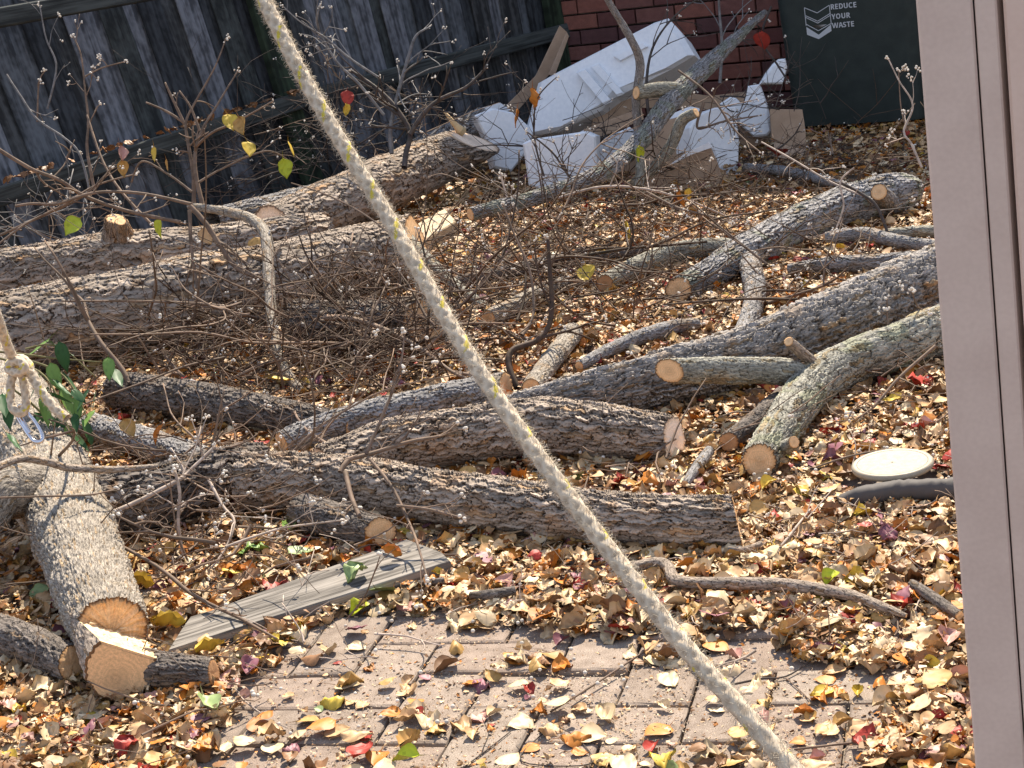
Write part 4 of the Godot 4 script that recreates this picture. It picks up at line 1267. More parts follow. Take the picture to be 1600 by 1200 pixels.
func build_front_trunk() -> void:
	var path := [Vector4(-1.53, 0.142, -4.725, 0.1302), Vector4(-1.344, 0.132, -4.343, 0.1204), Vector4(-1.198, 0.121, -3.982, 0.1095), Vector4(-1.075, 0.11, -3.664, 0.0985), Vector4(-0.975, 0.101, -3.392, 0.089), Vector4(-0.86, 0.088, -3.054, 0.076), Vector4(-0.78, 0.079, -2.821, 0.0673)]
	var t := thing("felled_trunk", "pale front trunk with a notched sawn end lying on the leaves", "log", Vector3(-1.013, 0, -3.457))
	var made := bark_tube(path, 0.007, {"plates": 0.45, "tint": Color(1.0, 0.88, 0.76), "cut_end": Vector3(0.35, 0.02, 0.9)})
	part(t, "bark", made.mesh, "bark_pale")
	part(t, "notch_back", cap_mesh(made.rims[1], 0.012), "cut_wood")
	# what the saw left below the notch
	var c0 := xyz(Vector4(-0.791, 0.079, -2.849, 0.0667))
	var c1 := xyz(Vector4(-0.734, 0.073, -2.666, 0.0607))
	var r0 := 0.066
	var r1 := (Vector4(-0.734, 0.073, -2.666, 0.0607)).w
	var ax := (c1 - c0).normalized()
	var side := ax.cross(Vector3.UP).normalized()
	if side.x < 0:
		side = -side
	var up := side.cross(ax)
	if up.y < 0:
		up = -up
	var m := (up * 0.84 + side * 0.54).normalized()
	var w := m.cross(ax).normalized()
	var rows := 15
	var arc := 61
	var bp := PackedVector3Array()
	var bu := PackedVector2Array()
	var bc := PackedColorArray()
	var fp := PackedVector3Array()
	var fu := PackedVector2Array()
	var fc := PackedColorArray()
	var flat := 22
	var last_arc := PackedVector3Array()
	for r in rows:
		var k := float(r) / (rows - 1)
		var c := c0.lerp(c1, k)
		var rad := lerpf(r0, r1, k)
		var cut := lerpf(-0.1, 0.57, pow(k, 0.7))
		var half := acos(cut)
		for s in arc:
			var ang := half + (TAU - 2 * half) * s / (arc - 1)
			var d := m * cos(ang) + w * sin(ang)
			var uu := k * 0.12 / 0.2
			var vv := ang * rad / 0.2
			var h: float = relief[posmod(int(vv * TILE), TILE) * TILE + posmod(int(uu * TILE), TILE)]
			var q := c + d * (rad * (1.0 + 0.06 * lumps.get_noise_3dv((c + d * rad) * 8.0)) + (h - 0.55) * 0.006)
			bp.append(q)
			bu.append(Vector2(uu, vv))
			bc.append(Color.WHITE)
			if r == rows - 1:
				last_arc.append(q)
		var e0 := bp[bp.size() - arc]
		var e1 := bp[bp.size() - 1]
		for s in flat:
			var q := e1.lerp(e0, float(s) / (flat - 1))
			if s > 0 and s < flat - 1 and r < rows - 1:
				q += m * (0.006 * lumps.get_noise_3dv(q * 50.0) + 0.004 * lumps.get_noise_3dv(Vector3(q.x * 220, 3, r * 0.4)))
			fp.append(q)
			fu.append(Vector2(float(s) / flat * 0.3, k * 0.12))
			fc.append(Color.WHITE)
	part(t, "hinge_bark", grid_mesh(bp, bu, bc, rows, arc, false), "bark_warm")
	part(t, "notch_floor", grid_mesh(fp, fu, fc, rows, flat, false), "split_pale")
	# sawn lower face
	var st := SurfaceTool.new()
	st.begin(Mesh.PRIMITIVE_TRIANGLES)
	var mid := Vector3.ZERO
	for q in last_arc:
		mid += q / last_arc.size()
	var corner := last_arc.size()
	for rim in 2:
		for s in corner:
			var a := last_arc[s]
			var b := last_arc[(s + 1) % corner]
			var ai := mid.lerp(a, 0.92 if s < corner else 1.0)
			var bi := mid.lerp(b, 0.92)
			var tri := [mid, ai, bi] if rim == 0 else [ai, a, bi, bi, a, b]
			for v: Vector3 in tri:
				var d := (v - mid) / r1
				st.set_color(Color(0.24, 0.2, 0.18) if rim == 1 and s < corner - 1 else Color.WHITE)
				st.set_uv(Vector2(0.47 + d.dot(w) * 0.42, 0.52 + d.dot(m) * 0.42))
				st.add_vertex(v + ax * (0.001 if rim == 0 else 0.0))
	st.generate_normals()
	st.generate_tangents()
	part(t, "cut_face", st.commit(), "cut_wood")
	limb(t, "side_stub", [Vector4(-0.738, 0.05, -2.726, 0.0383), Vector4(-0.678, 0.044, -2.704, 0.0325), Vector4(-0.626, 0.041, -2.689, 0.029), Vector4(-0.58, 0.036, -2.674, 0.0244)], "bark_dark", 0.004, {"cut_end": Vector3(0.95, 0.1, 0.2), "wood": "cut_wood_old"})
	# splinters torn up along the notch
	var sp := started()
	for k in 26:
		var s := rng.randf()
		var from := c0.lerp(c1, rng.randf_range(0.05, 0.8)) + w * (rng.randf_range(-0.8, 0.8) * r0) + m * (r0 * (0.0 + 0.35 * s))
		var to := from + ax * rng.randf_range(0.01, 0.035) + m * rng.randf_range(0.002, 0.016) + w * rng.randfn() * 0.005
		tube(sp, [Vector4(from.x, from.y, from.z, 0.003), Vector4(to.x, to.y, to.z, 0.0006)], 4, 0.02, Color(0.72, 0.54, 0.33) * rng.randf_range(0.8, 1.15))
	part(t, "splinter", finished(sp), "twig_bark")
	for q in [[Vector4(-1.127, 0.198, -3.407, 0.0628), Vector4(-1.157, 0.179, -3.35, 0.0673), Vector4(-1.223, 0.157, -3.24, 0.068)]]:
		limb(t, "side_limb", [Vector4(-1.075, 0.15, -3.549, 0.0626), q[0], q[1], q[2]], "bark_pale", 0.003, {"plates": 0.5})


# ------------------------------------------------------------------ ropes, plank, lid
func rope_mesh(path: Array, flecks := true) -> ArrayMesh:
	var pts := curve(path, 0.0016)
	var rows := pts.size()
	var cols := 25
	var p := PackedVector3Array()
	var uv := PackedVector2Array()
	var col := PackedColorArray()
	var along := 0.0
	var np := Vector3(0.2, 1, 0.3)
	for r in rows:
		var c := xyz(pts[r])
		var t := (xyz(pts[mini(r + 1, rows - 1)]) - xyz(pts[maxi(r - 1, 0)])).normalized()
		if r > 0:
			along += (c - xyz(pts[r - 1])).length()
		var nn := (np - t * np.dot(t)).normalized()
		np = nn
		var bb := t.cross(nn)
		var rad: float = pts[r].w
		for s in cols:
			var ang := TAU * s / (cols - 1)
			var k := along / rad
			var w1 := sin(4.0 * ang + k * 2.6)
			var w2 := sin(4.0 * ang - k * 2.6)
			var weave := maxf(w1, w2)
			var q := c + (bb * sin(ang) - nn * cos(ang)) * rad * (0.9 + 0.1 * weave + 0.06 * lumps.get_noise_3dv(c * 300.0 + Vector3(ang, 0, 0)))
			p.append(q)
			uv.append(Vector2(along * 20, ang))
			var base := Color(0.4, 0.31, 0.22).lerp(Color(0.62, 0.52, 0.39), 0.5 + 0.5 * weave) * (1.0 + 0.25 * lumps.get_noise_3dv(c * 120.0))
			var strand := posmod(int(floor((4.0 * ang + k * 2.6) / PI)), 24)
			if flecks and w1 > w2 and (strand == 2 or strand == 8 or strand == 14 or strand == 20) and w1 > 0.2 and sin(k * 0.9 + strand) > 0.2:
				base = Color(0.56, 0.45, 0.05)
			base.a = 1.0
			col.append(base)
	return grid_mesh(p, uv, col, rows, cols)


func add_fuzz(t: Node3D, path: Array, count: int, long: float) -> void:
	var pts := curve(path, 0.004)
	var hair := started()
	tube(hair, [Vector4(0, 0, 0, 0.05), Vector4(0.12, 0.4, 0.02, 0.045), Vector4(0.4, 0.75, 0.1, 0.035), Vector4(0.75, 0.9, 0.2, 0.01)], 3, 0.5, Color(1, 1, 1))
	var places: Array[Transform3D] = []
	var tints := PackedColorArray()
	for i in count:
		var f := rng.randf() * (pts.size() - 1)
		var q: Vector4 = pts[int(f)].lerp(pts[mini(int(f) + 1, pts.size() - 1)], f - int(f))
		var d := Vector3(rng.randfn(), rng.randfn(), rng.randfn()).normalized()
		var tan := (xyz(pts[mini(int(f) + 1, pts.size() - 1)]) - xyz(pts[maxi(int(f) - 1, 0)])).normalized()
		d = (d - tan * d.dot(tan) * 0.8).normalized()
		var x := d.cross(tan).normalized()
		var b := Basis(x, d, x.cross(d)).rotated(d, rng.randf() * TAU)
		places.append(Transform3D(b * Basis.from_scale(Vector3.ONE * long * rng.randf_range(0.5, 1.3)), xyz(q) + d * q.w * 0.93 - t.position))
		var w := rng.randf_range(0.45, 0.75)
		tints.append(Color(w, w * 0.88, w * 0.7))
	scatter(t, "fuzz", finished(hair), "fuzz", places, tints)


func build_front_things() -> void:
	var path := [Vector4(-0.212, 1.192, -1.81, 0.0077), Vector4(-0.199, 1.165, -1.763, 0.0079), Vector4(-0.168, 1.092, -1.702, 0.0077), Vector4(-0.133, 1.022, -1.642, 0.0078), Vector4(-0.1, 0.962, -1.586, 0.0076), Vector4(-0.075, 0.916, -1.532, 0.0077), Vector4(-0.049, 0.866, -1.478, 0.0075), Vector4(-0.022, 0.82, -1.425, 0.0075), Vector4(0.01, 0.771, -1.371, 0.0076), Vector4(0.042, 0.726, -1.318, 0.0077), Vector4(0.074, 0.683, -1.266, 0.0077), Vector4(0.104, 0.645, -1.215, 0.0077), Vector4(0.137, 0.609, -1.165, 0.0077), Vector4(0.169, 0.574, -1.115, 0.0079), Vector4(0.183, 0.566, -1.072, 0.0077)]
	var t := thing("rope", "hairy pale rope with yellow flecks stretched taut across the whole yard", "rope", Vector3(-0.004, 0.796, -1.393))
	part(t, "braid", rope_mesh(path), "rope_fibre")
	add_fuzz(t, path, 9000, 0.0042)
	var hang := [Vector4(-0.801, 0.784, -2.581, 0.008), Vector4(-0.795, 0.725, -2.604, 0.0081), Vector4(-0.799, 0.684, -2.631, 0.0082), Vector4(-0.802, 0.644, -2.66, 0.0083), Vector4(-0.807, 0.617, -2.691, 0.0085)]
	t = thing("knotted_rope", "dirty short rope end tied in a knot and loop through the steel carabiner", "rope", Vector3(-0.807, 0.59, -2.684))
	part(t, "braid", rope_mesh(hang), "rope_fibre")
	part(t, "loop", rope_mesh([Vector4(-0.809, 0.619, -2.692, 0.0074), Vector4(-0.819, 0.593, -2.679, 0.0074), Vector4(-0.821, 0.564, -2.665, 0.0074), Vector4(-0.814, 0.552, -2.656, 0.0074), Vector4(-0.804, 0.548, -2.655, 0.0074), Vector4(-0.797, 0.559, -2.664, 0.0074), Vector4(-0.797, 0.585, -2.677, 0.0074), Vector4(-0.801, 0.612, -2.69, 0.0074)]), "rope_fibre")
	part(t, "tail", rope_mesh([Vector4(-0.787, 0.619, -2.671, 0.0079), Vector4(-0.775, 0.605, -2.661, 0.0084), Vector4(-0.767, 0.588, -2.65, 0.0084), Vector4(-0.755, 0.571, -2.639, 0.0083), Vector4(-0.74, 0.552, -2.628, 0.0083), Vector4(-0.723, 0.538, -2.618, 0.0083)]), "rope_fibre")
	part(t, "knot", rope_mesh([Vector4(-0.813, 0.627, -2.663, 0.0073), Vector4(-0.799, 0.635, -2.659, 0.0078), Vector4(-0.786, 0.633, -2.652, 0.0078), Vector4(-0.781, 0.624, -2.643, 0.0073), Vector4(-0.795, 0.617, -2.65, 0.0073), Vector4(-0.813, 0.621, -2.666, 0.0073), Vector4(-0.814, 0.628, -2.684, 0.0074), Vector4(-0.798, 0.631, -2.692, 0.0074), Vector4(-0.784, 0.623, -2.68, 0.0074), Vector4(-0.781, 0.615, -2.669, 0.0073), Vector4(-0.788, 0.612, -2.659, 0.0068)]), "rope_fibre")
	add_fuzz(t, hang, 700, 0.004)
	add_fuzz(t, [Vector4(-0.787, 0.619, -2.671, 0.0079), Vector4(-0.775, 0.605, -2.661, 0.0084), Vector4(-0.767, 0.588, -2.65, 0.0084), Vector4(-0.755, 0.571, -2.639, 0.0083), Vector4(-0.74, 0.552, -2.628, 0.0083), Vector4(-0.723, 0.538, -2.618, 0.0083)], 900, 0.004)
	var st := started()
	tube(st, [Vector4(-0.815, 0.554, -2.674, 0.0032), Vector4(-0.817, 0.546, -2.668, 0.0032), Vector4(-0.81, 0.529, -2.659, 0.0032), Vector4(-0.798, 0.508, -2.649, 0.0032), Vector4(-0.789, 0.5, -2.643, 0.0036), Vector4(-0.778, 0.5, -2.639, 0.0036), Vector4(-0.776, 0.508, -2.645, 0.0034), Vector4(-0.785, 0.528, -2.655, 0.0032), Vector4(-0.8, 0.548, -2.664, 0.0032), Vector4(-0.807, 0.556, -2.671, 0.0032), Vector4(-0.815, 0.554, -2.674, 0.0032)], 10, 0.003, Color(1, 1, 1))
	t = thing("carabiner", "shiny steel carabiner hanging in the loop of the knotted rope", "carabiner", Vector3(-0.8, 0.522, -2.666))
	part(t, "ring", finished(st), "steel")
	st = started()
	tube(st, [Vector4(-0.813, 0.543, -2.666, 0.0038), Vector4(-0.805, 0.526, -2.659, 0.0044), Vector4(-0.798, 0.512, -2.652, 0.0038)], 10, 0.003, Color(1, 1, 1))
	part(t, "gate", finished(st), "steel")
	# plank and timber offcut
	t = thing("plank", "weathered grey plank lying flat at the edge of the bare pavers", "plank", Vector3(-0.451, 0, -3.007))
	var long := (Vector3(-0.171, 0, -3.156) - Vector3(-0.704, 0, -2.893)).normalized()
	part(t, "board", moulded(Vector3(-0.683, 0.036, -2.806), Vector3(1, 0, 0), Vector3(0, 0, -1), PackedVector2Array([Vector2(0, 0), Vector2(0.153, 0.076), Vector2(0.33, 0.16), Vector2(0.517, 0.255), Vector2(0.499, 0.312), Vector2(0.428, 0.412), Vector2(0.28, 0.316), Vector2(0.159, 0.238), Vector2(0.056, 0.165), Vector2(0.017, 0.147), Vector2(0.009, 0.089)]), 0.03, 0.003, Vector2(long.x, -long.z)), "plank_laid")
	t = thing("timber_offcut", "short pale split timber offcut in front of the tilted splintered log", "timber", Vector3(-0.24, 0, -7.156))
	part(t, "block", slab(Vector3(-0.283, 0.08, -6.459), Vector3(-0.137, 0.08, -6.845), Vector3(-0.332, 0.08, -6.829), 0.07, 0.006, 1.0), "offcut_wood")
	# round lid on its dark curved pipe
	t = thing("lid", "round cream plastic lid lying flat on the litter by the door frame", "lid", Vector3(0.762, 0, -3.279))
	var prof := [[0.002, 0.011], [0.05, 0.0115], [0.066, 0.011], [0.072, 0.0125], [0.0755, 0.012], [0.078, 0.008], [0.0785, 0.002], [0.077, -0.004], [0.072, -0.005], [0.002, -0.005]]
	var p := PackedVector3Array()
	var uv := PackedVector2Array()
	var col := PackedColorArray()
	for q in prof:
		for s in 49:
			p.append(Vector3(cos(TAU * s / 48) * float(q[0]), float(q[1]) * 0.75, sin(TAU * s / 48) * float(q[0])))
			uv.append(Vector2(q[0], q[1]))
			col.append(Color.WHITE)
	var lid := part(t, "disc", grid_mesh(p, uv, col, prof.size(), 49), "lid_plastic")
	var at := Vector3(0.746, 0.055, -3.204)
	lid.transform = Transform3D(Basis.from_euler(Vector3(0.03, 0, 0.03)) * Basis.from_scale(Vector3(1.06, 1, 1.0)), at - t.position)
	var groove := []
	for s in 41:
		groove.append(Vector4(cos(TAU * s / 40) * 0.0675, 0.0082, sin(TAU * s / 40) * 0.0675, 0.0007))
	st = started()
	tube(st, groove, 5, 0.02, Color(1, 1, 1))
	var rim := part(t, "rim_groove", finished(st), "dirt_line")
	rim.transform = lid.transform
	var pp := [Vector4(0.612, 0.025, -3.115, 0.0127), Vector4(0.657, 0.032, -3.114, 0.0204), Vector4(0.727, 0.034, -3.112, 0.0216), Vector4(0.786, 0.035, -3.092, 0.0228), Vector4(0.867, 0.035, -3.066, 0.0226)]
	st = started()
	tube(st, pp, 16, 0.008, Color(1, 1, 1))
	t = thing("dark_pipe", "dark grey curved pipe half buried in leaves under the round lid", "pipe", Vector3(0.739, 0, -3.118))
	part(t, "tube", finished(st), "pipe_skin")
	# clump of dark green leaves behind the knotted rope
	t = thing("leafy_shoot", "shoot of dark green narrow leaves behind the knotted rope", "plant", Vector3(-1.301, 0, -4.506))
	for q in [[Vector4(-1.27, 0.38, -4.025, 0.0032), Vector4(-1.183, 0.369, -3.988, 0.0031), Vector4(-1.083, 0.353, -3.949, 0.0023), Vector4(-0.968, 0.337, -3.91, 0.0015)], [Vector4(-1.18, 0.38, -3.922, 0.0031), Vector4(-1.083, 0.347, -3.878, 0.0031), Vector4(-1.034, 0.312, -3.834, 0.0023), Vector4(-0.993, 0.228, -3.777, 0.0015)], [Vector4(-1.226, 0.368, -3.97, 0.0031), Vector4(-1.124, 0.337, -3.91, 0.0031), Vector4(-1.073, 0.283, -3.844, 0.0023), Vector4(-1.042, 0.205, -3.771, 0.0015)], [Vector4(-1.204, 0.317, -3.905, 0.0031), Vector4(-1.136, 0.248, -3.886, 0.0031), Vector4(-1.086, 0.167, -3.864, 0.0023)], [Vector4(-1.161, 0.382, -3.974, 0.0023), Vector4(-1.083, 0.379, -3.973, 0.0023), Vector4(-1.001, 0.293, -3.95, 0.0016)]]:
		st = started()
		tube(st, q, 5, 0.02, Color(0.16, 0.14, 0.06))
		part(t, "stem", finished(st), "twig_bark")
	for q in [Vector3(-1.081, 0.371, -3.971), Vector3(-1.066, 0.36, -3.937), Vector3(-1.144, 0.368, -4.022), Vector3(-1.072, 0.331, -3.857), Vector3(-1.053, 0.309, -3.82), Vector3(-1.065, 0.287, -3.814), Vector3(-1.011, 0.291, -3.794), Vector3(-1.001, 0.278, -3.791), Vector3(-1.053, 0.269, -3.84), Vector3(-1.01, 0.246, -3.803), Vector3(-1.186, 0.294, -3.795), Vector3(-1.178, 0.27, -3.788), Vector3(-1.099, 0.265, -3.808), Vector3(-1.095, 0.234, -3.831), Vector3(-1.031, 0.227, -3.798), Vector3(-0.991, 0.239, -3.78), Vector3(-1.122, 0.312, -3.883), Vector3(-1.055, 0.192, -3.819), Vector3(-1.035, 0.175, -3.815), Vector3(-1.081, 0.205, -3.843), Vector3(-0.943, 0.333, -3.857), Vector3(-0.928, 0.311, -3.852), Vector3(-1.146, 0.287, -3.897), Vector3(-1.02, 0.189, -3.839), Vector3(-1.087, 0.284, -3.482), Vector3(-1.111, 0.275, -3.893), Vector3(-1.054, 0.303, -3.901), Vector3(-1.003, 0.246, -3.886), Vector3(-1.102, 0.178, -3.836), Vector3(-1.077, 0.226, -3.88), Vector3(-1.132, 0.21, -3.876), Vector3(-1.045, 0.236, -3.883)]:
		var o := MeshInstance3D.new()
		o.mesh = leaf_shapes[rng.randi() % 5]
		o.material_override = mats[leaf_material("dark_green" if rng.randf() < 0.78 else "green")]
		put(t, o, "leaf")
		var turn := Basis.from_euler(Vector3(rng.randf_range(0.3, 1.5), rng.randf_range(-1.2, 1.2), rng.randf_range(-0.8, 0.8)))
		o.transform = Transform3D(turn * Basis.from_scale(Vector3(0.036, 0.04, 0.075) * rng.randf_range(0.7, 1.15)), q - t.position)


# ------------------------------------------------------------------ twiggy branches with white seeds
const TWIG := {"brown": Color(0.175, 0.12, 0.085), "pale": Color(0.4, 0.32, 0.26), "deep": Color(0.075, 0.047, 0.031), "dark": Color(0.07, 0.055, 0.047), "grey": Color(0.17, 0.16, 0.155), "green": Color(0.3, 0.3, 0.1)}


func seeds_mesh(at: Vector3, count: int) -> ArrayMesh:
	var st := SurfaceTool.new()
	st.begin(Mesh.PRIMITIVE_TRIANGLES)
	for i in count:
		var d := Vector3(rng.randfn(), rng.randfn(), rng.randfn()).normalized()
		var c := at + d * rng.randf_range(0.004, 0.0042 + 0.0016 * count)
		st.append_from(seed_ball, 0, Transform3D(Basis.from_scale(Vector3.ONE * rng.randf_range(0.0023, 0.0047)), c))
	return st.commit()


func twig_path(from: Vector3, dir: Vector3, long: float, r0: float, bow: float) -> Array:
	var out := []
	var d := dir.normalized()
	var side := Vector3(rng.randfn(), rng.randfn(), rng.randfn()).normalized()
	var at := from
	var n := 5
	for i in n + 1:
		var k := float(i) / n
		out.append(Vector4(at.x, at.y, at.z, lerpf(r0, maxf(0.0007, r0 * 0.45), k)))
		d = (d + side * bow * 0.35 + Vector3(rng.randfn(), rng.randfn(), rng.randfn()) * 0.12).normalized()
		at += d * (long / n)
		if at.y < 0.02 and d.y < 0:
			d.y *= -0.3
			at.y = 0.02
	return out


# a traced stem; twigs fork from it by themselves
func branch(label: String, path: Array, shade := "brown", twigs := 4, long := 0.12, seedy := 0.5, o := {}) -> Node3D:
	var foot := xyz(path[0])
	var t := thing("twiggy_branch", label, "branch", Vector3(foot.x, 0, foot.z), "bare twigs with white seeds")
	var c: Color = TWIG[shade]
	var st := started()
	for i in path.size():
		path[i] = Vector4(path[i].x, path[i].y, path[i].z, path[i].w * lerpf(0.85, 0.65, float(i) / path.size()))
	tube(st, path, 6, 0.012, c)
	var stem := part(t, "stem", finished(st), "twig_bark")
	if o.get("tip", true):
		part(stem, "seed_cluster", seeds_mesh(xyz(path[-1]), rng.randi_range(4, 8)), "seed_wax", false)
	var pts := curve(path, 0.01)
	for i in twigs:
		var f := rng.randf_range(o.get("from", 0.25), 0.97)
		var k := int(f * (pts.size() - 1))
		var p := xyz(pts[k])
		var tan := (xyz(pts[mini(k + 1, pts.size() - 1)]) - xyz(pts[maxi(k - 1, 0)])).normalized()
		var d := (tan * 0.9 + Vector3(rng.randfn(), rng.randfn() * 0.8 + 0.25, rng.randfn()) * 0.75).normalized()
		var l := long * rng.randf_range(0.5, 1.4)
		var r0: float = maxf(0.0011, pts[k].w * 0.6)
		st = started()
		var q := twig_path(p, d, l, r0, rng.randf_range(-0.5, 0.5))
		tube(st, q, 4, 0.02, c * rng.randf_range(0.8, 1.2))
		var tips := [xyz(q[-1])]
		for j in (1 if rng.randf() < 0.7 else 2):
			var at := xyz(q[rng.randi_range(2, 4)])
			var q2 := twig_path(at, d + Vector3(rng.randfn(), rng.randfn(), rng.randfn()) * 0.7, l * 0.5, r0 * 0.7, 0.3)
			tube(st, q2, 4, 0.02, c)
			tips.append(xyz(q2[-1]))
		var tw := part(t, "twig", finished(st), "twig_bark")
		for tip: Vector3 in tips:
			if rng.randf() < seedy:
				part(tw, "seed_cluster", seeds_mesh(tip, rng.randi_range(2, 6)), "seed_wax", false)
	return t


func build_branches() -> void:
	# fan of twigs before the fence
	branch("tall upright twig of the fan before the fence, its tip the highest", [Vector4(-1.031, 0.423, -5.901, 0.0102), Vector4(-1.021, 0.525, -5.946, 0.0091), Vector4(-1.028, 0.624, -5.99, 0.008), Vector4(-1.027, 0.7, -6.028, 0.0069), Vector4(-0.986, 0.764, -6.063, 0.0057), Vector4(-0.903, 0.873, -6.109, 0.0046), Vector4(-0.853, 0.964, -6.151, 0.0037)], "brown", 3, 0.1, 0.4)
	branch("upright twig forking beside the tallest one before the fence, tip low beside the rope", [Vector4(-0.992, 0.417, -5.848, 0.0101), Vector4(-1.007, 0.545, -5.921, 0.0091), Vector4(-0.985, 0.644, -5.987, 0.0073), Vector4(-0.909, 0.744, -6.053, 0.0055), Vector4(-0.825, 0.848, -6.12, 0.0037)], "brown", 2, 0.1, 0.5)
	branch("short bare spur at the top of the fan before the fence", [Vector4(-1.033, 0.69, -6.025, 0.0073), Vector4(-1.06, 0.771, -6.047, 0.006), Vector4(-1.083, 0.844, -6.067, 0.0046)], "brown", 1, 0.05, 0.0, {"tip": false})
	branch("spur pointing sideways from the fan before the fence", [Vector4(-1.03, 0.692, -6.026, 0.0069), Vector4(-1.088, 0.742, -6.039, 0.0057), Vector4(-1.16, 0.785, -6.051, 0.0046)], "brown", 0, 0.05, 0.0, {"tip": false})
	branch("bare spur rising steeply in the middle of the fan before the fence", [Vector4(-0.98, 0.663, -5.997, 0.0064), Vector4(-1.001, 0.748, -6.02, 0.005), Vector4(-1.033, 0.81, -6.037, 0.0041)], "brown", 0, 0.05, 0.0, {"tip": false})
	branch("twig with two yellow leaves reaching from the fan to the taut rope", [Vector4(-0.997, 0.613, -5.953, 0.0068), Vector4(-0.925, 0.66, -5.896, 0.0058), Vector4(-0.821, 0.693, -5.836, 0.0049), Vector4(-0.679, 0.749, -5.782, 0.0035)], "brown", 1, 0.08, 0.6)
	branch("slender twig hung with white seeds standing alone before the fence, its top against dark boards", [Vector4(-1.443, 0.473, -6.226, 0.0072), Vector4(-1.455, 0.623, -6.287, 0.0067), Vector4(-1.441, 0.724, -6.335, 0.0058), Vector4(-1.441, 0.839, -6.386, 0.0048), Vector4(-1.444, 0.967, -6.442, 0.0043), Vector4(-1.47, 1.042, -6.483, 0.0034)], "brown", 5, 0.1, 0.9)
	branch("thin twig slanting down across the fence boards to the stump knob", [Vector4(-1.41, 0.758, -6.199, 0.0047), Vector4(-1.354, 0.603, -6.054, 0.0055), Vector4(-1.279, 0.496, -5.921, 0.0064), Vector4(-1.167, 0.383, -5.787, 0.0067)], "brown", 2, 0.12, 0.4)
	branch("side twig with a cluster of pale seeds pointing at the fence", [Vector4(-1.42, 0.89, -6.338, 0.0038), Vector4(-1.352, 0.912, -6.344, 0.0033), Vector4(-1.262, 0.923, -6.347, 0.0029)], "brown", 1, 0.06, 0.9)
	branch("thin grey twig zigzagging over the mossy fence post", [Vector4(-1.737, 0.931, -6.453, 0.0044), Vector4(-1.69, 0.847, -6.409, 0.0048), Vector4(-1.635, 0.757, -6.364, 0.0053), Vector4(-1.539, 0.678, -6.322, 0.0058), Vector4(-1.484, 0.61, -6.283, 0.0062), Vector4(-1.459, 0.463, -6.223, 0.0067)], "grey", 4, 0.12, 0.6)
	branch("pale twig rising up the fence by the mossy post", [Vector4(-1.646, 0.745, -6.402, 0.0048), Vector4(-1.62, 0.883, -6.44, 0.0041), Vector4(-1.592, 0.924, -6.451, 0.0032)], "brown", 1, 0.06, 0.9)
	branch("grey twig reaching the upper rail of the fence", [Vector4(-1.627, 0.779, -6.515, 0.0049), Vector4(-1.571, 0.93, -6.556, 0.0049), Vector4(-1.595, 1.039, -6.585, 0.0039), Vector4(-1.602, 1.165, -6.619, 0.0032)], "grey", 3, 0.12, 0.5)
	branch("long arching twig sweeping from the edge to the middle of the second log", [Vector4(-1.639, 0.751, -5.679, 0.0086), Vector4(-1.523, 0.647, -5.692, 0.0087), Vector4(-1.438, 0.59, -5.718, 0.0087), Vector4(-1.368, 0.521, -5.741, 0.0092), Vector4(-1.236, 0.446, -5.762, 0.0097), Vector4(-1.068, 0.38, -5.786, 0.0103)], "brown", 5, 0.14, 0.6, {"tip": false})
	branch("bowed twig crossing above the second thick log", [Vector4(-1.603, 0.521, -5.721, 0.0048), Vector4(-1.54, 0.524, -5.701, 0.0057), Vector4(-1.448, 0.515, -5.678, 0.0065), Vector4(-1.309, 0.536, -5.663, 0.0069), Vector4(-1.155, 0.516, -5.637, 0.0078), Vector4(-0.985, 0.461, -5.601, 0.0095)], "brown", 3, 0.12, 0.6, {"tip": false})
	branch("twig rising across the lower fence rail near the stump knob", [Vector4(-1.667, 0.407, -5.586, 0.0043), Vector4(-1.569, 0.461, -5.679, 0.0052), Vector4(-1.45, 0.497, -5.766, 0.0058), Vector4(-1.349, 0.538, -5.855, 0.0054), Vector4(-1.221, 0.55, -5.936, 0.0041)], "brown", 3, 0.12, 0.6)
	branch("thin twig lying along the top of the second log", [Vector4(-1.721, 0.412, -5.795, 0.0054), Vector4(-1.557, 0.46, -5.808, 0.0054), Vector4(-1.397, 0.509, -5.821, 0.0049), Vector4(-1.279, 0.593, -5.844, 0.0036)], "brown", 3, 0.14, 0.5)
	branch("thick brown twig plunging in front of the thickest log to the pale crooked branch", [Vector4(-0.974, 0.469, -5.499, 0.011), Vector4(-0.928, 0.407, -5.47, 0.0114), Vector4(-0.888, 0.332, -5.437, 0.0118), Vector4(-0.84, 0.257, -5.403, 0.0113), Vector4(-0.763, 0.216, -5.379, 0.0105)], "brown", 2, 0.14, 0.2, {"tip": false})
	branch("straight twig hanging down before the thickest log", [Vector4(-0.969, 0.464, -5.446, 0.0084), Vector4(-0.975, 0.353, -5.39, 0.0075), Vector4(-0.969, 0.245, -5.336, 0.0066), Vector4(-0.957, 0.172, -5.29, 0.0058), Vector4(-0.894, 0.169, -5.263, 0.0045)], "brown", 3, 0.12, 0.5)
	branch("twig twisting below the thickest log towards the yellow leaves", [Vector4(-0.948, 0.183, -5.215, 0.0045), Vector4(-0.884, 0.12, -5.129, 0.0044), Vector4(-0.812, 0.068, -5.046, 0.0044), Vector4(-0.756, 0.042, -4.97, 0.0039)], "brown", 3, 0.1, 0.5)
	branch("arched brown twig bridging the dark gap under the thickest log", [Vector4(-1.021, 0.115, -4.886, 0.0058), Vector4(-0.962, 0.05, -4.827, 0.0076), Vector4(-0.883, 0.024, -4.779, 0.0083), Vector4(-0.793, 0.056, -4.746, 0.0083), Vector4(-0.692, 0.092, -4.714, 0.0074), Vector4(-0.584, 0.102, -4.675, 0.0063)], "brown", 3, 0.14, 0.3)
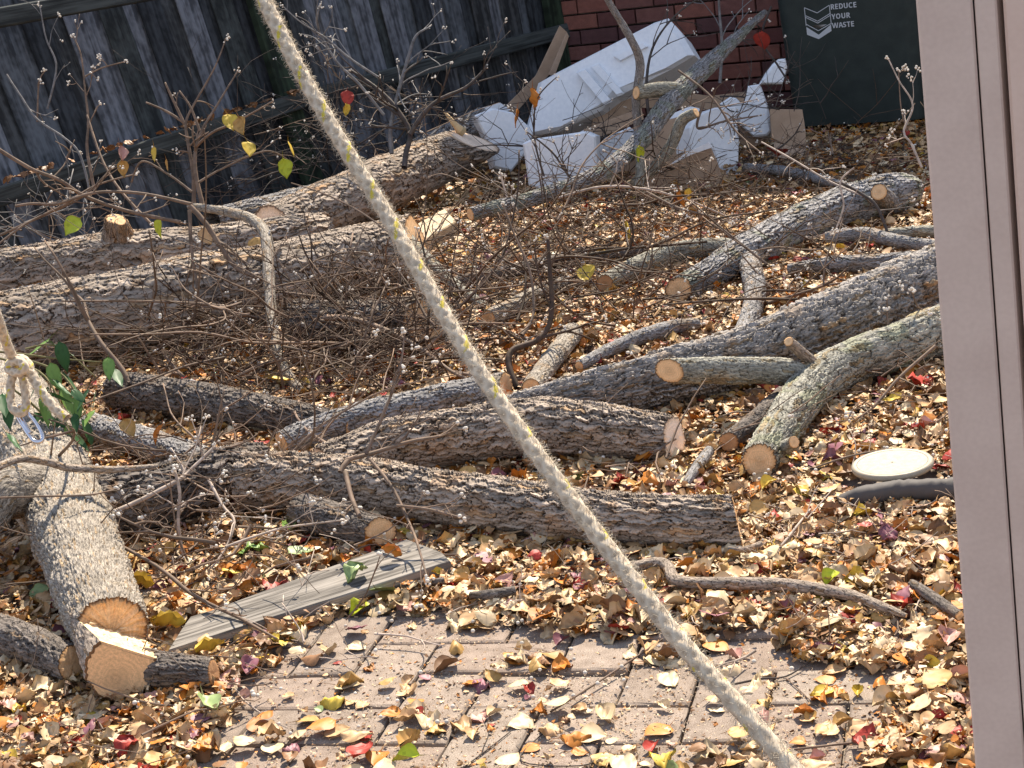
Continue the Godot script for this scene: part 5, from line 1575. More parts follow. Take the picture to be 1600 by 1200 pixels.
	branch("twig carrying pink and orange leaves before the fence rail", [Vector4(-0.997, 0.488, -5.712, 0.0057), Vector4(-1.074, 0.556, -5.747, 0.0053), Vector4(-1.159, 0.607, -5.778, 0.0049), Vector4(-1.209, 0.541, -5.778, 0.0044)], "brown", 1, 0.08, 0.2, {"tip": false})
	branch("thin twig leaning across from the fan with lime and yellow leaves", [Vector4(-0.988, 0.504, -5.82, 0.0054), Vector4(-0.897, 0.538, -5.863, 0.0049), Vector4(-0.749, 0.571, -5.907, 0.0045), Vector4(-0.679, 0.527, -5.929, 0.0036)], "brown", 2, 0.1, 0.4, {"tip": false})
	branch("hooked dark twig standing beside the taut rope, lowest of the hooks", [Vector4(0.012, 0.016, -4.341, 0.0112), Vector4(-0.001, 0.063, -4.384, 0.0113), Vector4(0.011, 0.1, -4.423, 0.0114), Vector4(0.083, 0.111, -4.456, 0.0115), Vector4(0.124, 0.141, -4.493, 0.0106), Vector4(0.141, 0.195, -4.538, 0.01), Vector4(0.149, 0.279, -4.59, 0.009), Vector4(0.156, 0.357, -4.641, 0.0072)], "deep", 4, 0.14, 0.3)
	branch("tall curved brown twig beside the hooked dark one", [Vector4(0.045, 0.127, -4.475, 0.0078), Vector4(0.079, 0.155, -4.524, 0.0054), Vector4(0.093, 0.2, -4.578, 0.0054), Vector4(0.092, 0.28, -4.641, 0.0051), Vector4(0.065, 0.367, -4.705, 0.0044), Vector4(0.045, 0.451, -4.77, 0.003)], "brown", 4, 0.12, 0.6)
	branch("looping twig low behind the taut rope", [Vector4(-0.077, 0.095, -4.881, 0.005), Vector4(-0.006, 0.059, -4.871, 0.0054), Vector4(0.047, 0.022, -4.861, 0.0058), Vector4(0.116, 0.032, -4.864, 0.0046)], "brown", 4, 0.14, 0.4)
	branch("twig arching over the dark branch in the litter", [Vector4(-0.155, 0.178, -5.317, 0.0042), Vector4(-0.107, 0.149, -5.31, 0.005), Vector4(-0.027, 0.147, -5.309, 0.005), Vector4(0.033, 0.101, -5.296, 0.0046)], "brown", 4, 0.12, 0.5)
	branch("dark forked twig rising from the sawn fork of the forked grey log", [Vector4(1.206, 0.229, -5.642, 0.0066), Vector4(1.265, 0.189, -5.597, 0.007), Vector4(1.308, 0.138, -5.548, 0.0078), Vector4(1.333, 0.002, -5.477, 0.009)], "dark", 2, 0.1, 0.3, {"tip": false})
	branch("bleached twig hanging over the forked grey log", [Vector4(1.24, 0.287, -5.554, 0.0034), Vector4(1.187, 0.247, -5.543, 0.0039), Vector4(1.187, 0.168, -5.522, 0.0043), Vector4(1.144, 0.085, -5.499, 0.003)], "pale", 2, 0.1, 0.4)
	branch("twig with three seed tips standing before the wheelie bin by the door frame", [Vector4(1.465, 0.257, -5.546, 0.0052), Vector4(1.446, 0.335, -5.587, 0.0052), Vector4(1.432, 0.376, -5.619, 0.0048), Vector4(1.479, 0.455, -5.661, 0.0044), Vector4(1.448, 0.54, -5.705, 0.0035), Vector4(1.427, 0.616, -5.746, 0.0031)], "pale", 3, 0.09, 1.0)
	branch("thin grey stem rising before the wheelie bin", [Vector4(1.485, 0.351, -5.778, 0.0036), Vector4(1.474, 0.429, -5.799, 0.0031), Vector4(1.483, 0.558, -5.834, 0.0027)], "brown", 1, 0.05, 1.0)
	branch("long pale twig trailing from the cardboard scrap to the forked grey log", [Vector4(1.044, 0.325, -6.186, 0.0038), Vector4(1.128, 0.266, -6.032, 0.0047), Vector4(1.228, 0.192, -5.874, 0.005), Vector4(1.325, 0.144, -5.723, 0.0049)], "pale", 3, 0.12, 0.6)
	branch("thin upright twig before the long diagonal log by the door frame", [Vector4(0.941, -0.019, -4.021, 0.0032), Vector4(0.948, 0.043, -4.038, 0.0029), Vector4(0.961, 0.136, -4.063, 0.0026), Vector4(0.967, 0.189, -4.077, 0.0021)], "brown", 2, 0.06, 1.0)
	branch("seedy twig resting on the diagonal log near the door frame", [Vector4(1.109, 0.11, -4.16, 0.003), Vector4(1.055, 0.144, -4.117, 0.0029), Vector4(1.032, 0.198, -4.08, 0.0023)], "brown", 2, 0.07, 1.0)
	branch("bundle of thin sticks beside the forked limb by the door frame", [Vector4(1.009, 0.126, -3.802, 0.0046), Vector4(0.901, 0.079, -3.737, 0.0048), Vector4(0.814, 0.032, -3.672, 0.0044), Vector4(0.725, 0.017, -3.617, 0.0035)], "brown", 5, 0.14, 0.3)
	branch("thin stick crossing the litter behind the round lid", [Vector4(0.607, 0.043, -3.295, 0.0027), Vector4(0.685, 0.053, -3.307, 0.0032), Vector4(0.769, 0.043, -3.346, 0.0033)], "brown", 2, 0.08, 0.2)
	branch("straight forked stick lying beyond the weathered plank under the tangle", [Vector4(-0.842, 0.107, -3.227, 0.0039), Vector4(-0.741, 0.082, -3.116, 0.0051), Vector4(-0.661, 0.058, -3.006, 0.0054), Vector4(-0.561, 0.041, -2.898, 0.0045), Vector4(-0.483, 0.035, -2.793, 0.003)], "brown", 4, 0.1, 0.3, {"tip": false})
	branch("bleached stick slanting over the dark shaded log", [Vector4(-0.923, 0.104, -3.433, 0.0069), Vector4(-0.859, 0.11, -3.473, 0.007), Vector4(-0.767, 0.133, -3.519, 0.0065), Vector4(-0.738, 0.143, -3.56, 0.0057), Vector4(-0.682, 0.177, -3.608, 0.0043)], "pale", 4, 0.12, 0.4)
	branch("pale stem standing among the twigs before the dark shaded log", [Vector4(-0.744, 0.006, -3.355, 0.0036), Vector4(-0.746, 0.081, -3.375, 0.0046), Vector4(-0.734, 0.146, -3.393, 0.0046), Vector4(-0.738, 0.193, -3.405, 0.0041)], "pale", 4, 0.1, 0.5)
	branch("thin brown twig across the middle of the pale front trunk", [Vector4(-1.049, 0.259, -3.164, 0.0025), Vector4(-0.98, 0.231, -3.225, 0.0028), Vector4(-0.894, 0.201, -3.287, 0.0029), Vector4(-0.854, 0.186, -3.352, 0.0024)], "brown", 3, 0.1, 0.4)
	branch("kinked twig dropping from the dark shaded log to the litter", [Vector4(-0.678, 0.15, -3.445, 0.0042), Vector4(-0.647, 0.108, -3.382, 0.0041), Vector4(-0.618, 0.087, -3.325, 0.004), Vector4(-0.638, 0.049, -3.263, 0.0037), Vector4(-0.678, 0.019, -3.203, 0.0031)], "pale", 4, 0.1, 0.5)
	branch("long thin twig reaching out along the foot of the straight front log", [Vector4(-0.616, 0.089, -3.17, 0.0039), Vector4(-0.558, 0.091, -3.205, 0.0036), Vector4(-0.496, 0.089, -3.239, 0.0034), Vector4(-0.38, 0.077, -3.27, 0.0027)], "pale", 4, 0.1, 0.5)
	branch("crooked knuckle-jointed twig lying on the straight front log", [Vector4(-0.383, 0.158, -3.344, 0.0067), Vector4(-0.364, 0.175, -3.369, 0.0068), Vector4(-0.325, 0.174, -3.39, 0.0063), Vector4(-0.234, 0.183, -3.413, 0.0055), Vector4(-0.165, 0.182, -3.433, 0.0041), Vector4(-0.127, 0.198, -3.458, 0.0028)], "brown", 3, 0.1, 0.2)
	branch("twig hanging from the knuckle-jointed one over the front log into the litter", [Vector4(-0.321, 0.181, -3.35, 0.0043), Vector4(-0.272, 0.146, -3.237, 0.0042), Vector4(-0.235, 0.089, -3.118, 0.0038), Vector4(-0.22, 0.084, -3.013, 0.0034), Vector4(-0.205, 0.064, -2.904, 0.0024)], "brown", 3, 0.08, 0.4)
	branch("reddish twig rising from the knuckle-jointed one past the rope", [Vector4(-0.324, 0.187, -3.352, 0.0046), Vector4(-0.278, 0.257, -3.405, 0.0041), Vector4(-0.235, 0.329, -3.459, 0.0033), Vector4(-0.215, 0.399, -3.513, 0.0025)], "brown", 4, 0.1, 0.4)
	branch("short thick twig propped against the straight front log", [Vector4(-0.367, 0.171, -3.296, 0.0066), Vector4(-0.354, 0.146, -3.211, 0.0065), Vector4(-0.335, 0.127, -3.129, 0.0058)], "brown", 1, 0.06, 0.2, {"tip": false})
	branch("smooth twig lying along the underside of the straight front log", [Vector4(-0.263, 0.124, -3.179, 0.0034), Vector4(-0.199, 0.116, -3.151, 0.0043), Vector4(-0.134, 0.098, -3.121, 0.0046)], "brown", 2, 0.07, 0.2)
	branch("curved bleached twig standing in the litter beyond the long bare stick", [Vector4(0.437, 0.004, -2.871, 0.0036), Vector4(0.451, 0.024, -2.907, 0.0036), Vector4(0.484, 0.034, -2.957, 0.0036), Vector4(0.549, 0.033, -3.081, 0.0025)], "pale", 2, 0.08, 0.0, {"tip": false})
	branch("dark wiry branch standing before the fence at its middle", [Vector4(-0.339, 0.268, -7.31, 0.0168), Vector4(-0.326, 0.321, -7.365, 0.0169), Vector4(-0.298, 0.407, -7.43, 0.0153), Vector4(-0.352, 0.523, -7.503, 0.0131), Vector4(-0.428, 0.611, -7.568, 0.0115), Vector4(-0.528, 0.693, -7.632, 0.0087)], "dark", 8, 0.24, 0.5)
	branch("dark fork of the wiry branch rising beside the tilted log", [Vector4(-0.298, 0.399, -7.397, 0.0141), Vector4(-0.218, 0.484, -7.433, 0.013), Vector4(-0.137, 0.53, -7.458, 0.0119), Vector4(-0.018, 0.565, -7.48, 0.0097), Vector4(0.085, 0.64, -7.513, 0.0074)], "dark", 5, 0.2, 0.4)
	branch("grey stem curving up the fence behind the taut rope", [Vector4(-0.391, 0.322, -7.428, 0.0125), Vector4(-0.382, 0.43, -7.478, 0.0114), Vector4(-0.333, 0.561, -7.534, 0.0114), Vector4(-0.262, 0.717, -7.597, 0.0103), Vector4(-0.215, 0.805, -7.641, 0.0086), Vector4(-0.147, 0.834, -7.67, 0.0058)], "grey", 7, 0.22, 0.6)
	branch("thin grey branch looping before the fence beside the taut rope", [Vector4(-0.396, 0.5, -7.372, 0.0084), Vector4(-0.489, 0.649, -7.412, 0.0084), Vector4(-0.573, 0.756, -7.441, 0.0073), Vector4(-0.635, 0.914, -7.484, 0.0067), Vector4(-0.61, 0.993, -7.505, 0.0056)], "grey", 6, 0.24, 0.8)
	branch("bent grey twig touching the taut rope before the fence", [Vector4(-0.396, 0.672, -7.315, 0.0066), Vector4(-0.508, 0.768, -7.341, 0.0066), Vector4(-0.593, 0.86, -7.366, 0.0055), Vector4(-0.693, 0.941, -7.388, 0.0044), Vector4(-0.765, 1.023, -7.41, 0.0033)], "grey", 6, 0.2, 0.9)
	branch("bare twig reaching up between the foam and the tilted log end", [Vector4(0.256, 0.181, -7.079, 0.0055), Vector4(0.239, 0.298, -7.111, 0.0055), Vector4(0.244, 0.409, -7.141, 0.0049), Vector4(0.28, 0.511, -7.168, 0.0044), Vector4(0.367, 0.579, -7.186, 0.0033)], "dark", 6, 0.16, 0.4)
	branch("sprawling thin twigs before the low foam block", [Vector4(0.384, 0.128, -6.857, 0.0069), Vector4(0.332, 0.233, -6.886, 0.0064), Vector4(0.289, 0.308, -6.906, 0.0058), Vector4(0.2, 0.398, -6.93, 0.0042)], "dark", 8, 0.18, 0.6)
	branch("seedy twig standing at the foot of the low foam block", [Vector4(0.094, 0.12, -6.648, 0.0062), Vector4(0.079, 0.197, -6.669, 0.0057), Vector4(0.069, 0.274, -6.69, 0.0046)], "pale", 4, 0.08, 1.0)
	branch("wiry twig rising past the foam to the brick wall", [Vector4(0.785, 0.284, -7.625, 0.0088), Vector4(0.8, 0.449, -7.721, 0.0088), Vector4(0.864, 0.609, -7.816, 0.0077), Vector4(1.002, 0.733, -7.901, 0.006), Vector4(1.204, 0.821, -7.977, 0.0048)], "dark", 8, 0.25, 0.6)
	branch("thin branch crossing the bricks above the slanting branch", [Vector4(1.172, 0.379, -7.961, 0.0091), Vector4(1.206, 0.552, -8.008, 0.0091), Vector4(1.215, 0.699, -8.047, 0.0079), Vector4(1.229, 0.845, -8.087, 0.0067)], "grey", 6, 0.25, 0.5)
	branch("dark twig curving down the bricks beside the wheelie bin", [Vector4(1.5, 0.683, -8.25, 0.0069), Vector4(1.432, 0.54, -8.212, 0.0075), Vector4(1.489, 0.411, -8.177, 0.0075), Vector4(1.533, 0.32, -8.152, 0.0062)], "dark", 4, 0.18, 0.6)
	branch("twigs sprawling from the slanting branch over the foam box", [Vector4(1.002, 0.37, -7.337, 0.0084), Vector4(0.959, 0.266, -7.309, 0.0073), Vector4(1.074, 0.278, -7.312, 0.0062), Vector4(1.245, 0.283, -7.314, 0.0045)], "brown", 8, 0.2, 0.7)
	branch("brown twig leaning across the foam bracket to the cardboard scrap", [Vector4(0.897, 0.528, -7.276, 0.0061), Vector4(1.005, 0.415, -7.142, 0.0066), Vector4(1.078, 0.27, -6.999, 0.0065), Vector4(1.155, 0.181, -6.872, 0.0053)], "brown", 6, 0.18, 0.6)
	branch("tangle of straw-coloured twigs below the cardboard box", [Vector4(0.272, 0.177, -6.457, 0.0065), Vector4(0.448, 0.205, -6.412, 0.0069), Vector4(0.614, 0.181, -6.354, 0.0069), Vector4(0.772, 0.122, -6.286, 0.0063), Vector4(0.924, 0.039, -6.212, 0.0048)], "pale", 10, 0.16, 0.6)
	branch("brown twigs lying between the foam and the forked grey log", [Vector4(0.593, 0.204, -6.153, 0.0062), Vector4(0.696, 0.142, -6.067, 0.0066), Vector4(0.8, 0.11, -5.989, 0.0065), Vector4(0.867, 0.085, -5.914, 0.0051)], "brown", 7, 0.16, 0.7)
	branch("twig trailing over the low limb of the forked grey log", [Vector4(0.477, 0.054, -5.284, 0.0042), Vector4(0.65, -0.023, -5.229, 0.0045), Vector4(0.815, 0.013, -5.204, 0.0045), Vector4(0.979, 0.047, -5.179, 0.0033)], "brown", 6, 0.14, 0.7)
	branch("thin twig crossing before the forked grey log", [Vector4(0.768, 0.134, -5.098, 0.0036), Vector4(0.841, 0.031, -5.001, 0.0039), Vector4(0.92, -0.014, -4.92, 0.0039), Vector4(0.979, -0.045, -4.843, 0.0031)], "brown", 5, 0.12, 0.7)
	# twigs fallen on the bare pavers
	branch("thin straight twig lying on the pavers below the taut rope", [Vector4(-0.01, 0.006, -2.414, 0.002), Vector4(0.08, 0.006, -2.504, 0.0023), Vector4(0.196, 0.012, -2.617, 0.002)], "brown", 0, 0.05, 0.0, {"tip": false})
	branch("thin wiry twig bent in a triangle on the pavers near the bottom edge", [Vector4(-0.009, 0.005, -2.369, 0.0012), Vector4(-0.065, 0.005, -2.279, 0.0014), Vector4(-0.022, 0.005, -2.241, 0.0013), Vector4(0.043, 0.005, -2.234, 0.0013), Vector4(0.022, 0.005, -2.323, 0.0014), Vector4(-0.007, 0.007, -2.362, 0.0012)], "dark", 0, 0.05, 0.0, {"tip": false})
	branch("forked dark twig lying beside a joint between pavers, near the taut rope", [Vector4(0.278, 0.006, -2.423, 0.0018), Vector4(0.331, 0.006, -2.429, 0.0022), Vector4(0.369, 0.006, -2.425, 0.002), Vector4(0.424, 0.007, -2.47, 0.0015)], "dark", 1, 0.06, 0.0, {"tip": false, "from": 0.6})
	branch("short twig beside the forked dark one on the pavers", [Vector4(0.369, 0.005, -2.421, 0.0014), Vector4(0.382, 0.005, -2.368, 0.0014), Vector4(0.395, 0.005, -2.307, 0.001)], "brown", 0, 0.05, 0.0, {"tip": false})
	branch("long twig lying along the pavers toward the foot of the door frame", [Vector4(0.325, 0.006, -2.188, 0.0022), Vector4(0.39, 0.006, -2.185, 0.0024), Vector4(0.454, 0.008, -2.178, 0.0022), Vector4(0.51, 0.01, -2.171, 0.0017)], "brown", 0, 0.05, 0.0, {"tip": false})
	branch("fine twig lying diagonally on the pavers at the bottom edge", [Vector4(-0.155, 0.005, -2.267, 0.0012), Vector4(-0.115, 0.005, -2.316, 0.0014), Vector4(-0.075, 0.005, -2.369, 0.0012)], "dark", 1, 0.05, 0.0, {"tip": false})
	branch("twig curving in the litter under the sawn end of the front trunk", [Vector4(-0.962, 0.014, -2.864, 0.0035), Vector4(-0.905, 0.014, -2.738, 0.0039), Vector4(-0.858, 0.013, -2.649, 0.0033), Vector4(-0.786, 0.012, -2.546, 0.0023)], "grey", 1, 0.06, 0.0, {"tip": false})
	branch("pale twig curving round the stub of the front trunk onto the pavers", [Vector4(-0.53, 0.012, -2.791, 0.0023), Vector4(-0.56, 0.011, -2.723, 0.0027), Vector4(-0.533, 0.008, -2.627, 0.0024), Vector4(-0.479, 0.008, -2.534, 0.0017)], "pale", 1, 0.05, 0.0, {"tip": false})
	# what nobody could count
	var t := thing("twig_tangle", "dense tangle of bare brown twigs among and beneath the logs", "twigs", Vector3(-0.599, 0, -4.762))
	t.set_meta("kind", "stuff")
	tangle(t, [Vector3(-0.908, 0, -4.925), Vector3(-0.728, 0, -4.906), Vector3(-0.536, 0, -4.957), Vector3(-0.377, 0, -4.949), Vector3(-0.641, 0, -5.267), Vector3(-0.478, 0, -5.352), Vector3(-0.844, 0, -5.21), Vector3(-1.08, 0, -5.016), Vector3(-0.5, 0, -4.436), Vector3(-0.362, 0, -4.568), Vector3(-0.217, 0, -4.706)], 330, 0.3, 0.26, "deep", 0.2)
	tangle(t, [Vector3(-0.972, 0, -4.958), Vector3(-0.817, 0, -4.992), Vector3(-0.657, 0, -4.984), Vector3(-0.5, 0, -5.018), Vector3(-0.337, 0, -4.927), Vector3(-0.18, 0, -5.002), Vector3(-0.586, 0, -4.614)], 55, 0.5, 0.42, "brown", 0.3, 1.7)
	tangle(t, [Vector3(-0.058, 0, -5.102), Vector3(0.118, 0, -5.368), Vector3(0.215, 0, -4.94), Vector3(0.407, 0, -5.709), Vector3(0.21, 0, -6.22), Vector3(0.571, 0, -5.953)], 34, 0.45, 0.3, "deep", 0.4, 1.7)
	tangle(t, [Vector3(-0.998, 0, -3.883), Vector3(-0.854, 0, -3.776), Vector3(-0.717, 0, -3.674), Vector3(-0.592, 0, -3.623)], 26, 0.32, 0.2, "brown", 0.3, 1.3)
	tangle(t, [Vector3(-0.065, 0, -4.775), Vector3(0.028, 0, -5.232), Vector3(0.144, 0, -5.452), Vector3(0.262, 0, -5.585), Vector3(-0.041, 0, -5.902), Vector3(0.151, 0, -6.008), Vector3(0.396, 0, -5.834), Vector3(0.322, 0, -6.409), Vector3(0.14, 0, -6.852), Vector3(0.503, 0, -6.715), Vector3(0.677, 0, -6.42), Vector3(-0.081, 0, -6.435)], 210, 0.3, 0.22, "deep", 0.35)
	tangle(t, [Vector3(0.874, 0, -6.727), Vector3(1.11, 0, -6.862), Vector3(0.72, 0, -7.214), Vector3(1.365, 0, -7.188), Vector3(1.526, 0, -7.032), Vector3(0.709, 0, -5.612), Vector3(0.805, 0, -4.931), Vector3(0.528, 0, -4.925), Vector3(0.398, 0, -5.19), Vector3(1.522, 0, -6.17), Vector3(1.033, 0, -5.068)], 190, 0.3, 0.17, "deep", 0.45)
	tangle(t, [Vector3(-0.854, 0, -3.598), Vector3(-0.735, 0, -3.594), Vector3(-0.984, 0, -3.975), Vector3(-0.796, 0, -3.798), Vector3(-0.607, 0, -3.501), Vector3(-0.529, 0, -3.429), Vector3(-0.786, 0, -3.372), Vector3(-0.66, 0, -3.363)], 130, 0.18, 0.17, "brown", 0.4)
	tangle(t, [Vector3(-1.024, 0, -7.969), Vector3(-0.756, 0, -8.128), Vector3(-0.51, 0, -8.324), Vector3(-0.858, 0, -8.638), Vector3(-1.152, 0, -8.266), Vector3(-0.349, 0, -8.394), Vector3(-1.346, 0, -8.045), Vector3(-0.186, 0, -8.7), Vector3(-0.672, 0, -8.927)], 270, 0.4, 0.75, "dark", 0.55)
	tangle(t, [Vector3(-1.758, 0, -6.682), Vector3(-1.513, 0, -6.775), Vector3(-1.978, 0, -6.825), Vector3(-1.637, 0, -6.729)], 80, 0.3, 0.6, "grey", 0.5)
	tangle(t, [Vector3(0.445, 0, -8.085), Vector3(0.695, 0, -8.065), Vector3(0.944, 0, -8.045), Vector3(1.218, 0, -7.997), Vector3(1.399, 0, -7.805)], 90, 0.32, 0.5, "dark", 0.6)
	tangle(t, [Vector3(-1.145, 0, -3.587), Vector3(-1.036, 0, -3.05), Vector3(-0.895, 0, -2.675), Vector3(-0.8, 0, -2.552), Vector3(-1.077, 0, -3.26), Vector3(-0.666, 0, -2.582)], 40, 0.12, 0.05, "brown", 0.2)
	tangle(t, [Vector3(0.863, 0, -3.759), Vector3(0.958, 0, -3.883), Vector3(0.753, 0, -3.813), Vector3(0.432, 0, -3.458), Vector3(0.252, 0, -3.492), Vector3(0.088, 0, -3.609)], 55, 0.16, 0.09, "brown", 0.3)
	tangle(t, [Vector3(-0.176, 0, -3.143), Vector3(0.011, 0, -3.005), Vector3(0.184, 0, -2.877), Vector3(0.344, 0, -2.759), Vector3(0.53, 0, -2.814), Vector3(0.676, 0, -2.924), Vector3(0.542, 0, -3.16), Vector3(0.645, 0, -2.596), Vector3(-0.347, 0, -2.94)], 70, 0.12, 0.02, "pale", 0.0)


func tangle(t: Node3D, spots: Array, count: int, long: float, high: float, shade: String, seedy: float, stout := 1.0) -> void:
	var st := started()
	var sd := SurfaceTool.new()
	sd.begin(Mesh.PRIMITIVE_TRIANGLES)
	var any := false
	for i in count:
		var s: Vector3 = spots[rng.randi() % spots.size()]
		var from := s + Vector3(rng.randfn() * 0.14, rng.randf() * high * 0.6 + 0.015, rng.randfn() * 0.16)
		var d := Vector3(rng.randfn(), (rng.randfn() * 0.35 + 0.25) * minf(1.0, high * 4.0), rng.randfn() * 0.8).normalized()
		var l := long * rng.randf_range(0.5, 1.5)
		var c: Color = TWIG[shade]
		if rng.randf() < 0.2:
			c = TWIG["brown"]
		c *= rng.randf_range(0.7, 1.25)
		var r0 := rng.randf_range(0.0012, 0.0032) * stout * (1.0 if l > 0.15 else 0.7) * (1.9 if rng.randf() < 0.12 and l > 0.2 else 1.0)
		var q := twig_path(from, d, l, r0, rng.randf_range(-0.9, 0.9))
		tube(st, q, 4, 0.03, c)
		var tips := [xyz(q[-1])]
		for j in rng.randi_range(1, 3):
			var at := xyz(q[rng.randi_range(1, 4)])
			var q2 := twig_path(at, d + Vector3(rng.randfn(), rng.randfn() * 0.6, rng.randfn()) * 0.9, l * rng.randf_range(0.25, 0.6), r0 * 0.65, rng.randf_range(-0.6, 0.6))
			tube(st, q2, 3, 0.03, c * 1.1)
			tips.append(xyz(q2[-1]))
		for tip: Vector3 in tips:
			if rng.randf() < seedy * 0.35:
				any = true
				sd.append_from(seeds_mesh(tip, rng.randi_range(2, 4)), 0, Transform3D.IDENTITY)
	part(t, "twigs", finished(st), "twig_bark").set_meta("kind", "stuff")
	if any:
		part(t, "seeds", sd.commit(), "seed_wax").set_meta("kind", "stuff")


